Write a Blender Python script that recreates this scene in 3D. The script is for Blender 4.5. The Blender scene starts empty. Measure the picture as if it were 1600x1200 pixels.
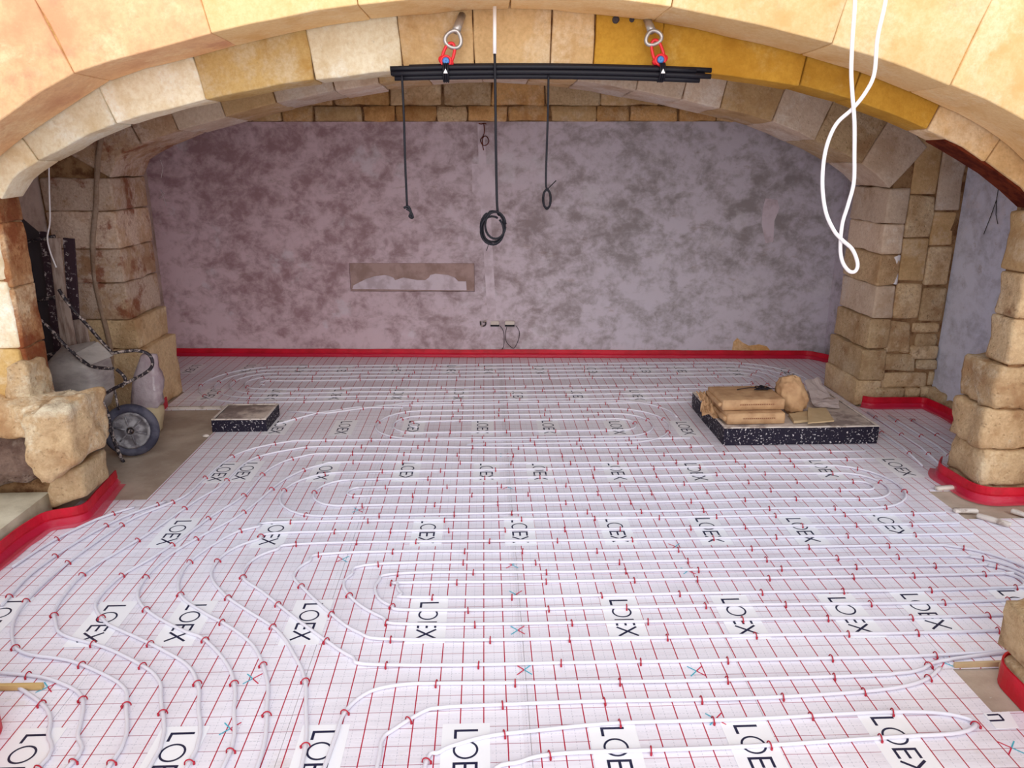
import bpy, bmesh, math, random
from mathutils import Vector, noise
R = math.radians
random.seed(7)
SC = bpy.context.scene
COL = SC.collection

# ------------------------------------------------------------------ camera, world, sun, exposure
F, CX, CY = 1180.0, 800.0, 600.0
PITCH, YAW, H = R(16.5), R(2.05), 2.3
cam_d = bpy.data.cameras.new('camera')
cam = bpy.data.objects.new('camera', cam_d); COL.objects.link(cam)
cam.location = (0, 0, H); cam.rotation_euler = (math.pi/2 - PITCH, 0, -YAW)
cam_d.sensor_width = 36; cam_d.lens = 36*F/1600
cam_d.clip_end = 200; cam_d.clip_start = .05
SC.camera = cam

W = bpy.data.worlds.new('sky'); SC.world = W; W.use_nodes = True
bg = W.node_tree.nodes['Background']
bg.inputs[0].default_value = (0.75, 0.87, 1.0, 1); bg.inputs[1].default_value = 1.22
sd = bpy.data.lights.new('sun', 'SUN'); sd.energy = 2.3; sd.angle = R(75); sd.color = (1, .92, .82)
so = bpy.data.objects.new('sun', sd); COL.objects.link(so)
so.rotation_euler = Vector((.02, 1, -.24)).to_track_quat('-Z', 'Y').to_euler()
SC.view_settings.view_transform = 'Standard'; SC.view_settings.look = 'None'
SC.view_settings.exposure = 0.25; SC.view_settings.gamma = 1
SC.view_settings.use_curve_mapping = False

# ------------------------------------------------------------------ picture -> place
Fw = Vector((math.sin(YAW)*math.cos(PITCH), math.cos(YAW)*math.cos(PITCH), -math.sin(PITCH)))
Rt = Vector((math.cos(YAW), -math.sin(YAW), 0)); Up = Rt.cross(Fw)
C0 = Vector((0, 0, H))
def ray(px, py): return Fw + Rt*((px-CX)/F) - Up*((py-CY)/F)
def PY(px, py, Y):
    d = ray(px, py); return C0 + d*(Y/d.y)
def PX(px, py, X):
    d = ray(px, py); return C0 + d*(X/d.x)
def G(px, py, z=0.0):
    d = ray(px, py); return C0 + d*((z-H)/d.z)
def rowd(py, px=800): return G(px, py).y
def zat(px, py, Y): return PY(px, py, Y).z

# ------------------------------------------------------------------ helpers
def link(name, me, mat=None, parent=None):
    o = bpy.data.objects.new(name, me); COL.objects.link(o)
    if mat:
        for m in (mat if isinstance(mat, (list, tuple)) else [mat]): me.materials.append(m)
    if parent: o.parent = parent
    return o
def mesh(vs, fs, name='mesh', smooth=False, fix=True, mi=None):
    me = bpy.data.meshes.new(name); me.from_pydata([tuple(v) for v in vs], [], fs)
    if fix:
        bm = bmesh.new(); bm.from_mesh(me); bmesh.ops.recalc_face_normals(bm, faces=bm.faces); bm.to_mesh(me); bm.free()
    if smooth: me.polygons.foreach_set('use_smooth', [True]*len(me.polygons))
    if mi: me.polygons.foreach_set('material_index', mi)
    me.update(); return me
def tag(o, label=None, cat=None, group=None, kind=None):
    if label: o['label'] = label
    if cat: o['category'] = cat
    if group: o['group'] = group
    if kind: o['kind'] = kind
    return o
def empty(name, loc, label, cat, group=None, rz=0):
    o = bpy.data.objects.new(name, None); COL.objects.link(o); o.location = loc; o.rotation_euler[2] = rz
    o.empty_display_size = .1
    return tag(o, label, cat, group)
class MB:
    def __init__(s): s.v = []; s.f = []; s.m = []
    def add(s, vs, fs, mi=0):
        b = len(s.v); s.v += [Vector(v) for v in vs]; s.f += [tuple(b+i for i in f) for f in fs]; s.m += [mi]*len(fs)
    def box(s, a, b, mi=0):
        x0, y0, z0 = a; x1, y1, z1 = b
        s.add([(x0,y0,z0),(x1,y0,z0),(x1,y1,z0),(x0,y1,z0),(x0,y0,z1),(x1,y0,z1),(x1,y1,z1),(x0,y1,z1)],
              [(0,3,2,1),(4,5,6,7),(0,1,5,4),(1,2,6,5),(2,3,7,6),(3,0,4,7)], mi)
    def hexa(s, c, mi=0):   # 4 front corners then 4 back corners
        s.add(c, [(0,1,2,3),(7,6,5,4),(0,4,5,1),(1,5,6,2),(2,6,7,3),(3,7,4,0)], mi)
    def tube(s, pts, r, n=8, closed=False, mi=0, caps=True):
        pts = [Vector(p) for p in pts]; N = len(pts)
        rs = r if isinstance(r, (list, tuple)) else [r]*N
        def tan(i):
            if closed: t = pts[(i+1) % N]-pts[i-1]
            else: t = pts[min(i+1, N-1)]-pts[max(i-1, 0)]
            return t.normalized() if t.length > 1e-9 else Vector((0,0,1))
        t0 = tan(0); up = Vector((0,0,1)) if abs(t0.z) < .9 else Vector((1,0,0))
        nrm = t0.cross(up).normalized(); vs = []
        for i in range(N):
            t = tan(i); nrm = (nrm - t*nrm.dot(t)).normalized(); b = t.cross(nrm)
            for k in range(n):
                a = 2*math.pi*k/n; vs.append(pts[i] + (nrm*math.cos(a)+b*math.sin(a))*rs[i])
        fs = []
        for i in range(N if closed else N-1):
            j = (i+1) % N
            for k in range(n): fs.append((i*n+k, i*n+(k+1) % n, j*n+(k+1) % n, j*n+k))
        if caps and not closed: fs += [tuple(range(n-1, -1, -1)), tuple(range((N-1)*n, N*n))]
        s.add(vs, fs, mi)
    def build(s, name, mat=None, parent=None, smooth=False):
        loc = Vector((0,0,0)); me = mesh([v-loc for v in s.v], s.f, name, smooth, True, s.m)
        return link(name, me, mat, parent)
def lathe(mb, prof, center, axis, n=28, mi=0):
    axis = Vector(axis).normalized(); a = axis.orthogonal().normalized(); b = axis.cross(a); vs = []; fs = []
    for r, h in prof:
        for k in range(n):
            t = 2*math.pi*k/n; vs.append(Vector(center)+axis*h+(a*math.cos(t)+b*math.sin(t))*r)
    m = len(prof)
    for i in range(m):
        j = (i+1) % m
        for k in range(n): fs.append((i*n+k, i*n+(k+1) % n, j*n+(k+1) % n, j*n+k))
    mb.add(vs, fs, mi)
def smooth(pts, k=6, closed=False):
    P = [Vector(p) for p in pts]; N = len(P); out = []
    for i in range(N if closed else N-1):
        if closed: a, b, c, d = P[i-1], P[i], P[(i+1) % N], P[(i+2) % N]
        else: a, b, c, d = P[max(i-1,0)], P[i], P[i+1], P[min(i+2,N-1)]
        for j in range(k):
            t = j/k
            out.append(.5*((2*b)+(c-a)*t+(2*a-5*b+4*c-d)*t*t+(3*b-a-3*c+d)*t**3))
    if not closed: out.append(P[-1])
    return out

SEED = [0]
def rough(c, res=.1, r=.02, amp=.012, nmax=7, fr=5.0, shape=None):
    """rounded, uneven block; c = 8 corners: front TL TR BR BL, back TL TR BR BL"""
    c = [Vector(v) for v in c]; SEED[0] += 1; so_ = Vector((SEED[0]*3.17, SEED[0]*1.31, SEED[0]*.77))
    ftl, ftr, fbr, fbl, btl, btr, bbr, bbl = c
    L = ((ftr-ftl).length*.5+(fbr-fbl).length*.5, (ftl-fbl).length*.5+(ftr-fbr).length*.5, (btl-ftl).length)
    n = [max(2, min(nmax, round(l/res))) for l in L]
    h = [max(l/2, 1e-3) for l in L]; rr = min(r, min(h)*.8)
    def tri(u, v, w):
        f = fbl.lerp(fbr, u).lerp(ftl.lerp(ftr, u), v); b = bbl.lerp(bbr, u).lerp(btl.lerp(btr, u), v)
        return f.lerp(b, w)
    if shape: tri = shape
    cen = tri(.5, .5, .5); idx = {}; vs = []
    def vid(i, j, k):
        key = (i, j, k)
        if key in idx: return idx[key]
        q = []
        for a, (ii, nn) in enumerate(zip((i, j, k), n)):
            t = -1+2*ii/nn
            if ii == 1 and nn > 2: t = -1+1.6*rr/h[a]*.8 if 1.3*rr/h[a] < 1 else t
            if ii == nn-1 and nn > 2: t = 1-1.6*rr/h[a]*.8 if 1.3*rr/h[a] < 1 else t
            q.append(t*h[a])
        q = Vector(q); inn = Vector([max(-(h[a]-rr), min(h[a]-rr, q[a])) for a in range(3)])
        d = q-inn
        if d.length > 1e-9: q = inn+d.normalized()*min(d.length, rr)
        p = tri(.5+.5*q[0]/h[0], .5+.5*q[1]/h[1], .5+.5*q[2]/h[2])
        dr = (p-cen).normalized()
        p = p + dr*(noise.fractal(p*fr+so_, 1.0, 2.0, 3)*amp*1.3) + noise.noise_vector(p*fr*1.7+so_)*amp*.6
        idx[key] = len(vs); vs.append(p); return idx[key]
    fs = []
    for i in range(n[0]):
        for j in range(n[1]):
            fs.append((vid(i,j,0), vid(i+1,j,0), vid(i+1,j+1,0), vid(i,j+1,0)))
            fs.append((vid(i,j,n[2]), vid(i,j+1,n[2]), vid(i+1,j+1,n[2]), vid(i+1,j,n[2])))
    for i in range(n[0]):
        for k in range(n[2]):
            fs.append((vid(i,0,k), vid(i,0,k+1), vid(i+1,0,k+1), vid(i+1,0,k)))
            fs.append((vid(i,n[1],k), vid(i+1,n[1],k), vid(i+1,n[1],k+1), vid(i,n[1],k+1)))
    for j in range(n[1]):
        for k in range(n[2]):
            fs.append((vid(0,j,k), vid(0,j+1,k), vid(0,j+1,k+1), vid(0,j,k+1)))
            fs.append((vid(n[0],j,k), vid(n[0],j,k+1), vid(n[0],j+1,k+1), vid(n[0],j+1,k)))
    return vs, fs
def stone(parent, c, mat, name='stone', **kw):
    vs, fs = rough(c, **kw)
    return link(name, mesh(vs, fs, name, True, False), mat, parent)
def front8(tl, tr, br, bl, depth):
    D = Vector((0, depth, 0)); q = [Vector(v) for v in (tl, tr, br, bl)]; return q+[v+D for v in q]
def bx8(x0, x1, y0, y1, z0, z1):
    return [Vector(v) for v in ((x0,y0,z1),(x1,y0,z1),(x1,y0,z0),(x0,y0,z0),(x0,y1,z1),(x1,y1,z1),(x1,y1,z0),(x0,y1,z0))]

# ------------------------------------------------------------------ materials
class NT:
    def __init__(s, name):
        s.m = bpy.data.materials.new(name); s.m.use_nodes = True; s.t = s.m.node_tree
        s.b = s.t.nodes['Principled BSDF']; s.geo = None
    def n(s, t, **k):
        x = s.t.nodes.new(t)
        for a, v in k.items(): setattr(x, a, v)
        return x
    def l(s, a, b): s.t.links.new(a, b)
    def val(s, sock, v):
        if isinstance(v, bpy.types.NodeSocket): s.l(v, sock)
        else: sock.default_value = v
    def pos(s):
        if not s.geo: s.geo = s.n('ShaderNodeNewGeometry')
        return s.geo.outputs['Position']
    def noise(s, scale, detail=4, rough=.6, vec=None, dist=0.0, sc=None, off=None):
        v = vec or s.pos()
        if sc or off:
            mp = s.n('ShaderNodeMapping'); s.l(v, mp.inputs[0])
            if sc: mp.inputs['Scale'].default_value = sc
            if off: mp.inputs['Location'].default_value = off
            v = mp.outputs[0]
        x = s.n('ShaderNodeTexNoise'); s.l(v, x.inputs['Vector'])
        x.inputs['Scale'].default_value = scale; x.inputs['Detail'].default_value = detail
        x.inputs['Roughness'].default_value = rough; x.inputs['Distortion'].default_value = dist
        return x.outputs['Fac']
    def ramp(s, v, a, b, lo=0.0, hi=1.0):
        x = s.n('ShaderNodeMapRange'); x.inputs[1].default_value = a; x.inputs[2].default_value = b
        x.inputs[3].default_value = lo; x.inputs[4].default_value = hi
        s.l(v, x.inputs[0]); x.interpolation_type = 'SMOOTHSTEP'; return x.outputs[0]
    def math(s, op, a, b=0.0, c=None):
        x = s.n('ShaderNodeMath', operation=op); s.val(x.inputs[0], a); s.val(x.inputs[1], b)
        if c is not None: s.val(x.inputs[2], c)
        return x.outputs[0]
    def mix(s, f, a, b, mode='MIX'):
        x = s.n('ShaderNodeMix', data_type='RGBA', blend_type=mode)
        s.val(x.inputs[0], f)
        for i, v in ((6, a), (7, b)):
            if isinstance(v, tuple): x.inputs[i].default_value = (*v, 1) if len(v) == 3 else v
            else: s.l(v, x.inputs[i])
        return x.outputs[2]
    def bump(s, h, strength=.5, dist=.01):
        x = s.n('ShaderNodeBump'); x.inputs['Strength'].default_value = strength; x.inputs['Distance'].default_value = dist
        s.l(h, x.inputs['Height']); s.l(x.outputs[0], s.b.inputs['Normal'])
    def out(s, col, rough=.8, spec=.3, metal=0.0):
        if isinstance(col, tuple): s.b.inputs['Base Color'].default_value = (*col, 1)
        else: s.l(col, s.b.inputs['Base Color'])
        s.val(s.b.inputs['Roughness'], rough); s.b.inputs['Specular IOR Level'].default_value = spec
        s.b.inputs['Metallic'].default_value = metal
        return s.m
def srgb(r, g, b):
    f = lambda c: (c/255/12.92) if c/255 <= .04045 else ((c/255+.055)/1.055)**2.4
    return (f(r), f(g), f(b))
def stone_mat(name, base, dark, patch, rust=(96, 50, 30), pf=(.5, .6), df=(.45, .7), rf=(.66, .74), zpow=None, bs=.7):
    t = NT(name)
    col = t.mix(t.ramp(t.noise(3.1, 6, .65), *df), srgb(*base), srgb(*dark))
    fine = t.noise(38, 5, .7)
    brk = t.math('MULTIPLY_ADD', t.noise(12, 8, .75, off=(4, 4, 4)), .36, -.18)
    pn = t.math('ADD', t.noise(2.4, 6, .65, off=(5, 2, 9), dist=.2), brk)
    rn = t.math('ADD', t.noise(2.8, 6, .65, off=(15, 7, 1), dist=.2), t.math('MULTIPLY', brk, 1.2))
    col = t.mix(t.ramp(pn, pf[0]-.02, pf[1]+.05, 0, .85), col, srgb(*patch))
    col = t.mix(t.ramp(rn, rf[0]-.02, rf[1]+.04, 0, .85), col, srgb(*rust))
    deep = tuple(int(v*.62) for v in dark)
    col = t.mix(t.ramp(t.noise(6.5, 9, .78, off=(2, 6, 3)), .52, .66, 0, .5*min(1, bs+.2)), col, srgb(*dark))
    col = t.mix(t.ramp(t.noise(17, 7, .75, off=(8, 6, 1)), .6, .7, 0, .5*min(1, bs+.1)), col, srgb(*deep))
    col = t.mix(t.ramp(fine, .35, .7, .0, .5), col, srgb(*dark))
    oi = t.n('ShaderNodeObjectInfo'); v = t.math('MULTIPLY_ADD', oi.outputs['Random'], .28, .86)
    hs = t.n('ShaderNodeHueSaturation'); t.l(v, hs.inputs['Value']); t.l(col, hs.inputs['Color'])
    pits = t.n('ShaderNodeTexVoronoi'); pits.inputs['Scale'].default_value = 26; t.l(t.pos(), pits.inputs['Vector'])
    hgt = t.math('ADD', t.noise(16, 8, .75), t.math('MULTIPLY', t.ramp(pits.outputs['Distance'], .05, .28), .35))
    hgt = t.math('ADD', hgt, t.math('MULTIPLY', fine, .4))
    t.bump(hgt, bs, .02)
    return t.out(hs.outputs[0], .9, .2)
M = {}
M['ridge'] = stone_mat('grey_brown_mortar_ridge', (168, 142, 122), (138, 110, 92), (180, 158, 142))
M['cream'] = stone_mat('limestone_pale_cream', (246, 212, 158), (230, 184, 122), (250, 224, 180), (210, 160, 110), rf=(.64, .8), bs=.25)
M['pinkcream'] = stone_mat('limestone_pink_cream', (238, 194, 146), (218, 164, 124), (246, 216, 170), (204, 142, 116), rf=(.52, .7), bs=.25)
M['white'] = stone_mat('limewashed_limestone', (250, 238, 212), (222, 196, 154), (255, 250, 236), (184, 146, 98), rf=(.66, .8), bs=.5)
M['mottled'] = stone_mat('mottled_limestone', (218, 184, 124), (190, 148, 84), (226, 206, 172), (196, 140, 44), rf=(.56, .68), bs=.4)
M['tan'] = stone_mat('tan_limestone', (222, 186, 138), (190, 150, 102), (230, 206, 174), (150, 104, 60), rf=(.62, .76), bs=.4)
M['ochre'] = stone_mat('ochre_painted_limestone', (204, 154, 60), (178, 126, 40), (214, 178, 104), (160, 104, 30), pf=(.58, .72), rf=(.66, .8), bs=.3)
M['greyst'] = stone_mat('grey_limed_stone', (236, 214, 192), (206, 176, 148), (246, 234, 222), (180, 140, 96), rf=(.6, .74), bs=.5)
M['rusty'] = stone_mat('rust_stained_limestone', (212, 178, 148), (176, 134, 102), (232, 210, 194), (142, 66, 38), pf=(.44, .5), rf=(.54, .6), bs=.7)
M['rusty2'] = stone_mat('rust_brown_limestone', (196, 148, 104), (150, 96, 60), (232, 206, 170), (128, 54, 28), rf=(.5, .6), bs=.8)
M['rubble'] = stone_mat('brown_rubble_stone', (234, 204, 162), (192, 152, 112), (244, 222, 188), (132, 82, 50), rf=(.62, .72), bs=1.0)
M['boulder'] = stone_mat('rough_beige_boulder', (230, 198, 156), (186, 144, 104), (248, 234, 206), (132, 90, 60), pf=(.5, .58), rf=(.6, .7), bs=1.0)
M['darkst'] = stone_mat('dark_purple_brown_stone', (150, 124, 112), (104, 80, 72), (186, 168, 156), (96, 60, 48), bs=1.0)
M['ring'] = stone_mat('brown_orange_course_stone', (226, 178, 120), (184, 132, 80), (232, 200, 160), (130, 72, 34), bs=.6)
t = NT('lime_mortar'); M['mortar'] = t.out(t.mix(t.ramp(t.noise(9, 6, .7), .4, .65), srgb(170, 134, 98), srgb(112, 76, 52)), .95, .1); t.bump(t.noise(40, 6, .7), .8, .01)
t = NT('mortar_pale'); M['mortarpale'] = t.out(t.mix(t.ramp(t.noise(9, 6, .7), .4, .65), srgb(222, 182, 120), srgb(190, 146, 92)), .95, .1); t.bump(t.noise(40, 6, .7), .4, .01)

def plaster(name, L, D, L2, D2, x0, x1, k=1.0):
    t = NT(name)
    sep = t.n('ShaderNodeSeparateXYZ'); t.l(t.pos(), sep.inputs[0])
    gx = t.ramp(sep.outputs[0], x0, x1)  # left-right hue shift painted in for pink bounce light and lens shading
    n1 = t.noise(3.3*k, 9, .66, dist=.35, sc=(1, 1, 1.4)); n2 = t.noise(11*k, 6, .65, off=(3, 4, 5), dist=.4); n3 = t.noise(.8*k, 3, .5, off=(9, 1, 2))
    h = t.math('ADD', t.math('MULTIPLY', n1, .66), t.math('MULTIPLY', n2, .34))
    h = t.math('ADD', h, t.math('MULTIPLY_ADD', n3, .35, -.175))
    # tone shifts slightly paler towards the bottom
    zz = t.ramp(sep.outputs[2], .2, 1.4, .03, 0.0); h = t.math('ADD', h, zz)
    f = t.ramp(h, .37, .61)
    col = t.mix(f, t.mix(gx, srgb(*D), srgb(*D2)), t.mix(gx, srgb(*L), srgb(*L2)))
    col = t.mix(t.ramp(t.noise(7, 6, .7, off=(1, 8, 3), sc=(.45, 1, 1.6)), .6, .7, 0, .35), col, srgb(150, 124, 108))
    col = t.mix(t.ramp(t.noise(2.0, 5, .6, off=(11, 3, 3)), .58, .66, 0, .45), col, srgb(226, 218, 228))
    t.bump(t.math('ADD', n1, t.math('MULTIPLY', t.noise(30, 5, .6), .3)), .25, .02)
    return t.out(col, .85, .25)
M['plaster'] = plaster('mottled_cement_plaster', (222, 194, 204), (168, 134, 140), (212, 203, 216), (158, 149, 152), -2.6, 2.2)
M['plaster_r'] = plaster('blue_grey_cement_plaster', (226, 228, 248), (186, 186, 202), (226, 228, 248), (186, 186, 202), -2, 2, .9)
M['plaster_l'] = plaster('beige_grey_plaster', (204, 182, 172), (166, 142, 130), (204, 182, 172), (166, 142, 130), -2, 2, .8)
t = NT('pale_plaster_patch'); M['patch'] = t.out(t.mix(t.ramp(t.noise(6, 6, .6), .4, .62), srgb(224, 208, 220), srgb(200, 182, 192)), .85, .2); t.bump(t.noise(24, 5), .3, .01)
t = NT('brown_render_patch'); M['niche'] = t.out(t.mix(t.ramp(t.noise(5, 5, .6), .4, .62), srgb(184, 156, 152), srgb(162, 134, 128)), .9, .2); t.bump(t.noise(24, 5), .3, .01)
t = NT('dark_ceiling_render'); M['ceil'] = t.out(t.mix(t.noise(3, 4), srgb(208, 184, 160), srgb(180, 154, 132)), .95, .1)
t = NT('dusty_concrete_screed')
cc = t.mix(t.ramp(t.noise(2.2, 7, .6), .35, .65), srgb(196, 178, 162), srgb(168, 148, 132))
cc = t.mix(t.ramp(t.noise(60, 3, .6), .68, .74), cc, srgb(190, 182, 172))
t.bump(t.noise(20, 7, .7), .35, .01); M['screed'] = t.out(cc, .85, .25)
t = NT('pale_concrete_ledge')
M['ledge'] = t.out(t.mix(t.ramp(t.noise(4, 6, .6), .35, .65), srgb(214, 202, 178), srgb(184, 170, 146)), .9, .2); t.bump(t.noise(20, 7, .7), .3, .01)

# printed insulation sheet: red 10 cm grid, broken dark cross lines, thin dashed 5 cm grid
t = NT('printed_insulation_foil')
sep = t.n('ShaderNodeSeparateXYZ'); t.l(t.pos(), sep.inputs[0]); X, Y = sep.outputs[0], sep.outputs[1]
def lines(c, off, period, w):
    a = t.math('MODULO', t.math('ADD', c, 50*period+off), period)
    a = t.math('ABSOLUTE', t.math('SUBTRACT', a, period/2))
    return t.math('GREATER_THAN', a, period/2-w/2)
seamx = t.math('FLOOR', t.math('DIVIDE', t.math('ADD', X, 100-.17), 1.02))
jit = t.math('MULTIPLY', t.math('FRACT', t.math('MULTIPLY', seamx, .37)), .05)
Xo = t.math('ADD', X, jit)
v_main = lines(Xo, -.02, .1, .0052); h_main = lines(Y, -.053, .1, .0036)
dashy = t.math('GREATER_THAN', t.math('MODULO', t.math('ADD', Y, 50), .0166), .007)
dashx = t.math('GREATER_THAN', t.math('MODULO', t.math('ADD', X, 50), .0166), .007)
v_d = t.math('MULTIPLY', lines(Xo, .03, .1, .0024), dashy); h_d = t.math('MULTIPLY', lines(Y, -.003, .1, .002), dashx)
sm = t.noise(1.4, 4, .5, off=(3, 3, 0))
base = t.mix(t.ramp(sm, .35, .7), srgb(243, 238, 249), srgb(233, 226, 237))
dust = t.ramp(t.noise(1.9, 8, .75, off=(7, 1, 0)), .58, .72, 0, .35)
base = t.mix(dust, base, srgb(206, 190, 176))
col = t.mix(t.math('MULTIPLY', t.math('MAXIMUM', v_d, h_d), .5), base, srgb(150, 150, 168))
col = t.mix(t.math('MULTIPLY', h_main, .7), col, srgb(150, 28, 72))
col = t.mix(v_main, col, srgb(178, 6, 54))
wob = t.noise(3.2, 4, .55, sc=(.5, 2.4, 1)); wob2 = t.noise(22, 3, .5)
t.bump(t.math('ADD', wob, t.math('MULTIPLY', wob2, .06)), .35, .03)
M['foil'] = t.out(col, .42, .45)
t = NT('white_label_print'); M['label'] = t.out(srgb(248, 246, 252), .4, .45)
t = NT('navy_ink'); M['navy'] = t.out(srgb(24, 26, 62), .5, .4)
t = NT('cyan_ink'); M['cyan'] = t.out(srgb(70, 178, 200), .5, .3)
t = NT('red_ink'); M['redink'] = t.out(srgb(204, 34, 72), .5, .3)
t = NT('clear_seam_tape'); M['tape'] = t.out(srgb(224, 218, 222), .18, .7); t.b.inputs['Alpha'].default_value = .07
t = NT('white_pipe_plastic'); M['pipe'] = t.out(srgb(228, 224, 235), .55, .3); t.b.inputs['Subsurface Weight'].default_value = .0
t = NT('red_clip_plastic'); M['clip'] = t.out(srgb(178, 14, 46), .4, .4)
t = NT('red_edge_foam'); c_ = t.mix(t.ramp(t.noise(5, 5, .6), .35, .65), srgb(216, 12, 48), srgb(186, 8, 34)); t.bump(t.noise(18, 4, .6), .4, .01); M['red'] = t.out(c_, .45, .4)
t = NT('pink_film_skirt'); t.bump(t.noise(14, 5, .7), .8, .01); M['film'] = t.out(srgb(226, 36, 78), .3, .5); t.b.inputs['Alpha'].default_value = .6
t = NT('black_pvc'); M['black'] = t.out(srgb(20, 18, 28), .55, .3)
t = NT('white_cable_sheath'); M['wcable'] = t.out(srgb(252, 246, 248), .4, .5)
t = NT('zinc_steel'); M['zinc'] = t.out(t.mix(t.noise(20), srgb(214, 208, 206), srgb(150, 142, 140)), .38, .5, .7)
t = NT('red_shackle_paint'); M['shred'] = t.out(srgb(222, 34, 44), .4, .5)
t = NT('blue_pin_paint'); M['blue'] = t.out(srgb(60, 120, 190), .4, .5)
t = NT('black_edge_board_with_splashes')
sp = t.math('MAXIMUM', t.ramp(t.noise(52, 3, .6), .6, .64), t.ramp(t.noise(11, 5, .7, off=(2, 7, 4)), .66, .69))
M['bitumen'] = t.out(t.mix(sp, srgb(26, 20, 40), srgb(206, 200, 204)), .6, .3); t.bump(t.noise(30, 3), .3, .005)
t = NT('white_edge_rim'); M['rim'] = t.out(t.mix(t.ramp(t.noise(12, 4), .5, .7), srgb(220, 208, 200), srgb(160, 140, 130)), .8, .2)
t = NT('dark_stained_concrete')
M['pad'] = t.out(t.mix(t.ramp(t.noise(3.5, 7, .65), .42, .6), srgb(206, 190, 180), srgb(140, 124, 120)), .85, .25); t.bump(t.noise(26, 6), .35, .01)
t = NT('brown_kraft_paper'); c_ = t.mix(t.ramp(t.noise(8, 6, .6), .35, .7), srgb(200, 162, 124), srgb(170, 130, 96)); t.bump(t.noise(22, 5, .6), .35, .01); M['kraft'] = t.out(c_, .8, .25)
t = NT('faint_print_ink'); M['printink'] = t.out(srgb(150, 104, 78), .8, .2)
t = NT('grey_paper'); M['paper'] = t.out(t.mix(t.noise(9, 4), srgb(196, 182, 180), srgb(164, 146, 144)), .75, .2)
t = NT('beige_board'); M['board'] = t.out(t.mix(t.noise(12, 5), srgb(208, 184, 148), srgb(178, 150, 114)), .85, .2)
t = NT('dusty_galvanised_tub'); c_ = t.mix(t.ramp(t.noise(4, 7, .65, sc=(1, 1, 2.5)), .35, .68), srgb(196, 188, 184), srgb(156, 146, 144)); t.bump(t.noise(12, 5), .2, .01); M['tub'] = t.out(c_, .55, .5, .25)
t = NT('splashed_dark_tube')
M['splash'] = t.out(t.mix(t.ramp(t.noise(34, 4, .7), .5, .6), srgb(44, 36, 44), srgb(184, 168, 162)), .6, .4, .1)
t = NT('dusty_rubber'); M['rubber'] = t.out(t.mix(t.ramp(t.noise(9, 5), .35, .65), srgb(94, 92, 106), srgb(62, 60, 76)), .75, .3)
t = NT('dusty_wheel_disc'); M['disc'] = t.out(t.mix(t.ramp(t.noise(16, 6), .4, .6), srgb(158, 154, 158), srgb(110, 104, 110)), .6, .4, .2)
t = NT('clear_dusty_plastic'); c_ = t.mix(t.ramp(t.noise(7, 5), .35, .7), srgb(196, 180, 186), srgb(168, 148, 156)); t.bump(t.noise(9, 4, .6), .8, .02); M['plastic'] = t.out(c_, .22, .6)
t = NT('cream_plaster_powder'); M['powder'] = t.out(t.mix(t.noise(9), srgb(212, 196, 164), srgb(190, 168, 136)), .9, .1)
t = NT('pale_timber'); M['timber'] = t.out(t.mix(t.ramp(t.noise(10, 5, .6, sc=(3, 3, .5)), .4, .62), srgb(178, 158, 148), srgb(140, 116, 106)), .8, .2)
t = NT('batten_timber'); M['batten'] = t.out(t.mix(t.noise(20, 4, sc=(.3, 3, 3)), srgb(226, 196, 138), srgb(186, 146, 88)), .7, .3)
t = NT('dark_brown_plank'); M['darkwood'] = t.out(t.mix(t.ramp(t.noise(24, 5, .7), .56, .64), srgb(62, 44, 52), srgb(190, 176, 176)), .8, .2)
t = NT('dark_slate_panel'); M['slate'] = t.out(t.mix(t.noise(5, 4), srgb(84, 74, 78), srgb(52, 46, 52)), .7, .3)
t = NT('courtyard_ground'); M['yard'] = t.out(srgb(200, 190, 176), .9, .1)
t = NT('rough_red_brown'); c_ = t.mix(t.ramp(t.noise(11, 6, .7), .42, .6), srgb(124, 54, 32), srgb(92, 34, 22)); t.bump(t.noise(30, 6, .8), 1.0, .02); M['redbrown'] = t.out(c_, .95, .1)

# ------------------------------------------------------------------ curves of the three arches (X, z)
def curve(px, Y): return [(PY(a, b, Y).x, PY(a, b, Y).z) for a, b in px]
DO, DA, TA, DB, TB = 4.36, 4.80, .38, 6.90, .70
TR = .24
cO = curve([(0,190),(112,116),(215,84),(315,56),(472,21),(560,8),(680,-5),(776,-9),(880,-6),(1000,5),(1100,21),(1275,63),(1432,112),(1600,188)], DO)
cO = [(cO[0][0]-.8, cO[0][1]-.62), (cO[0][0]-.4, cO[0][1]-.26)] + cO + [(cO[-1][0]+.4, cO[-1][1]-.27), (cO[-1][0]+.8, cO[-1][1]-.66)]
cA = curve([(2,312),(8,294),(22,277),(48,258),(84,240),(125,217),(178,194),(240,175),(315,157),(430,134),(560,117),(680,107),(776,103),(900,105),(1000,108),(1100,115),(1240,133),(1345,160),(1450,203),(1520,240),(1600,294)], DA)
XA0, XA1 = cA[0][0], 3.50
cA = cA + [(XA1, cA[-1][1]-.10)]
cB = curve([(226,275),(230,256),(245,241),(308,213),(406,185),(455,171),(560,150),(660,135),(756,129),(871,136),(954,148),(1060,170),(1160,194),(1220,219),(1275,245),(1318,272),(1334,290)], DB+TB)
XB0, XB1 = cB[0][0], cB[-1][0]
def soft(c, k=4):
    return [(v.x, v.y) for v in smooth([(x, z, 0) for x, z in c], k)]
cO, cA, cB = soft(cO), soft(cA), soft(cB)
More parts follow.
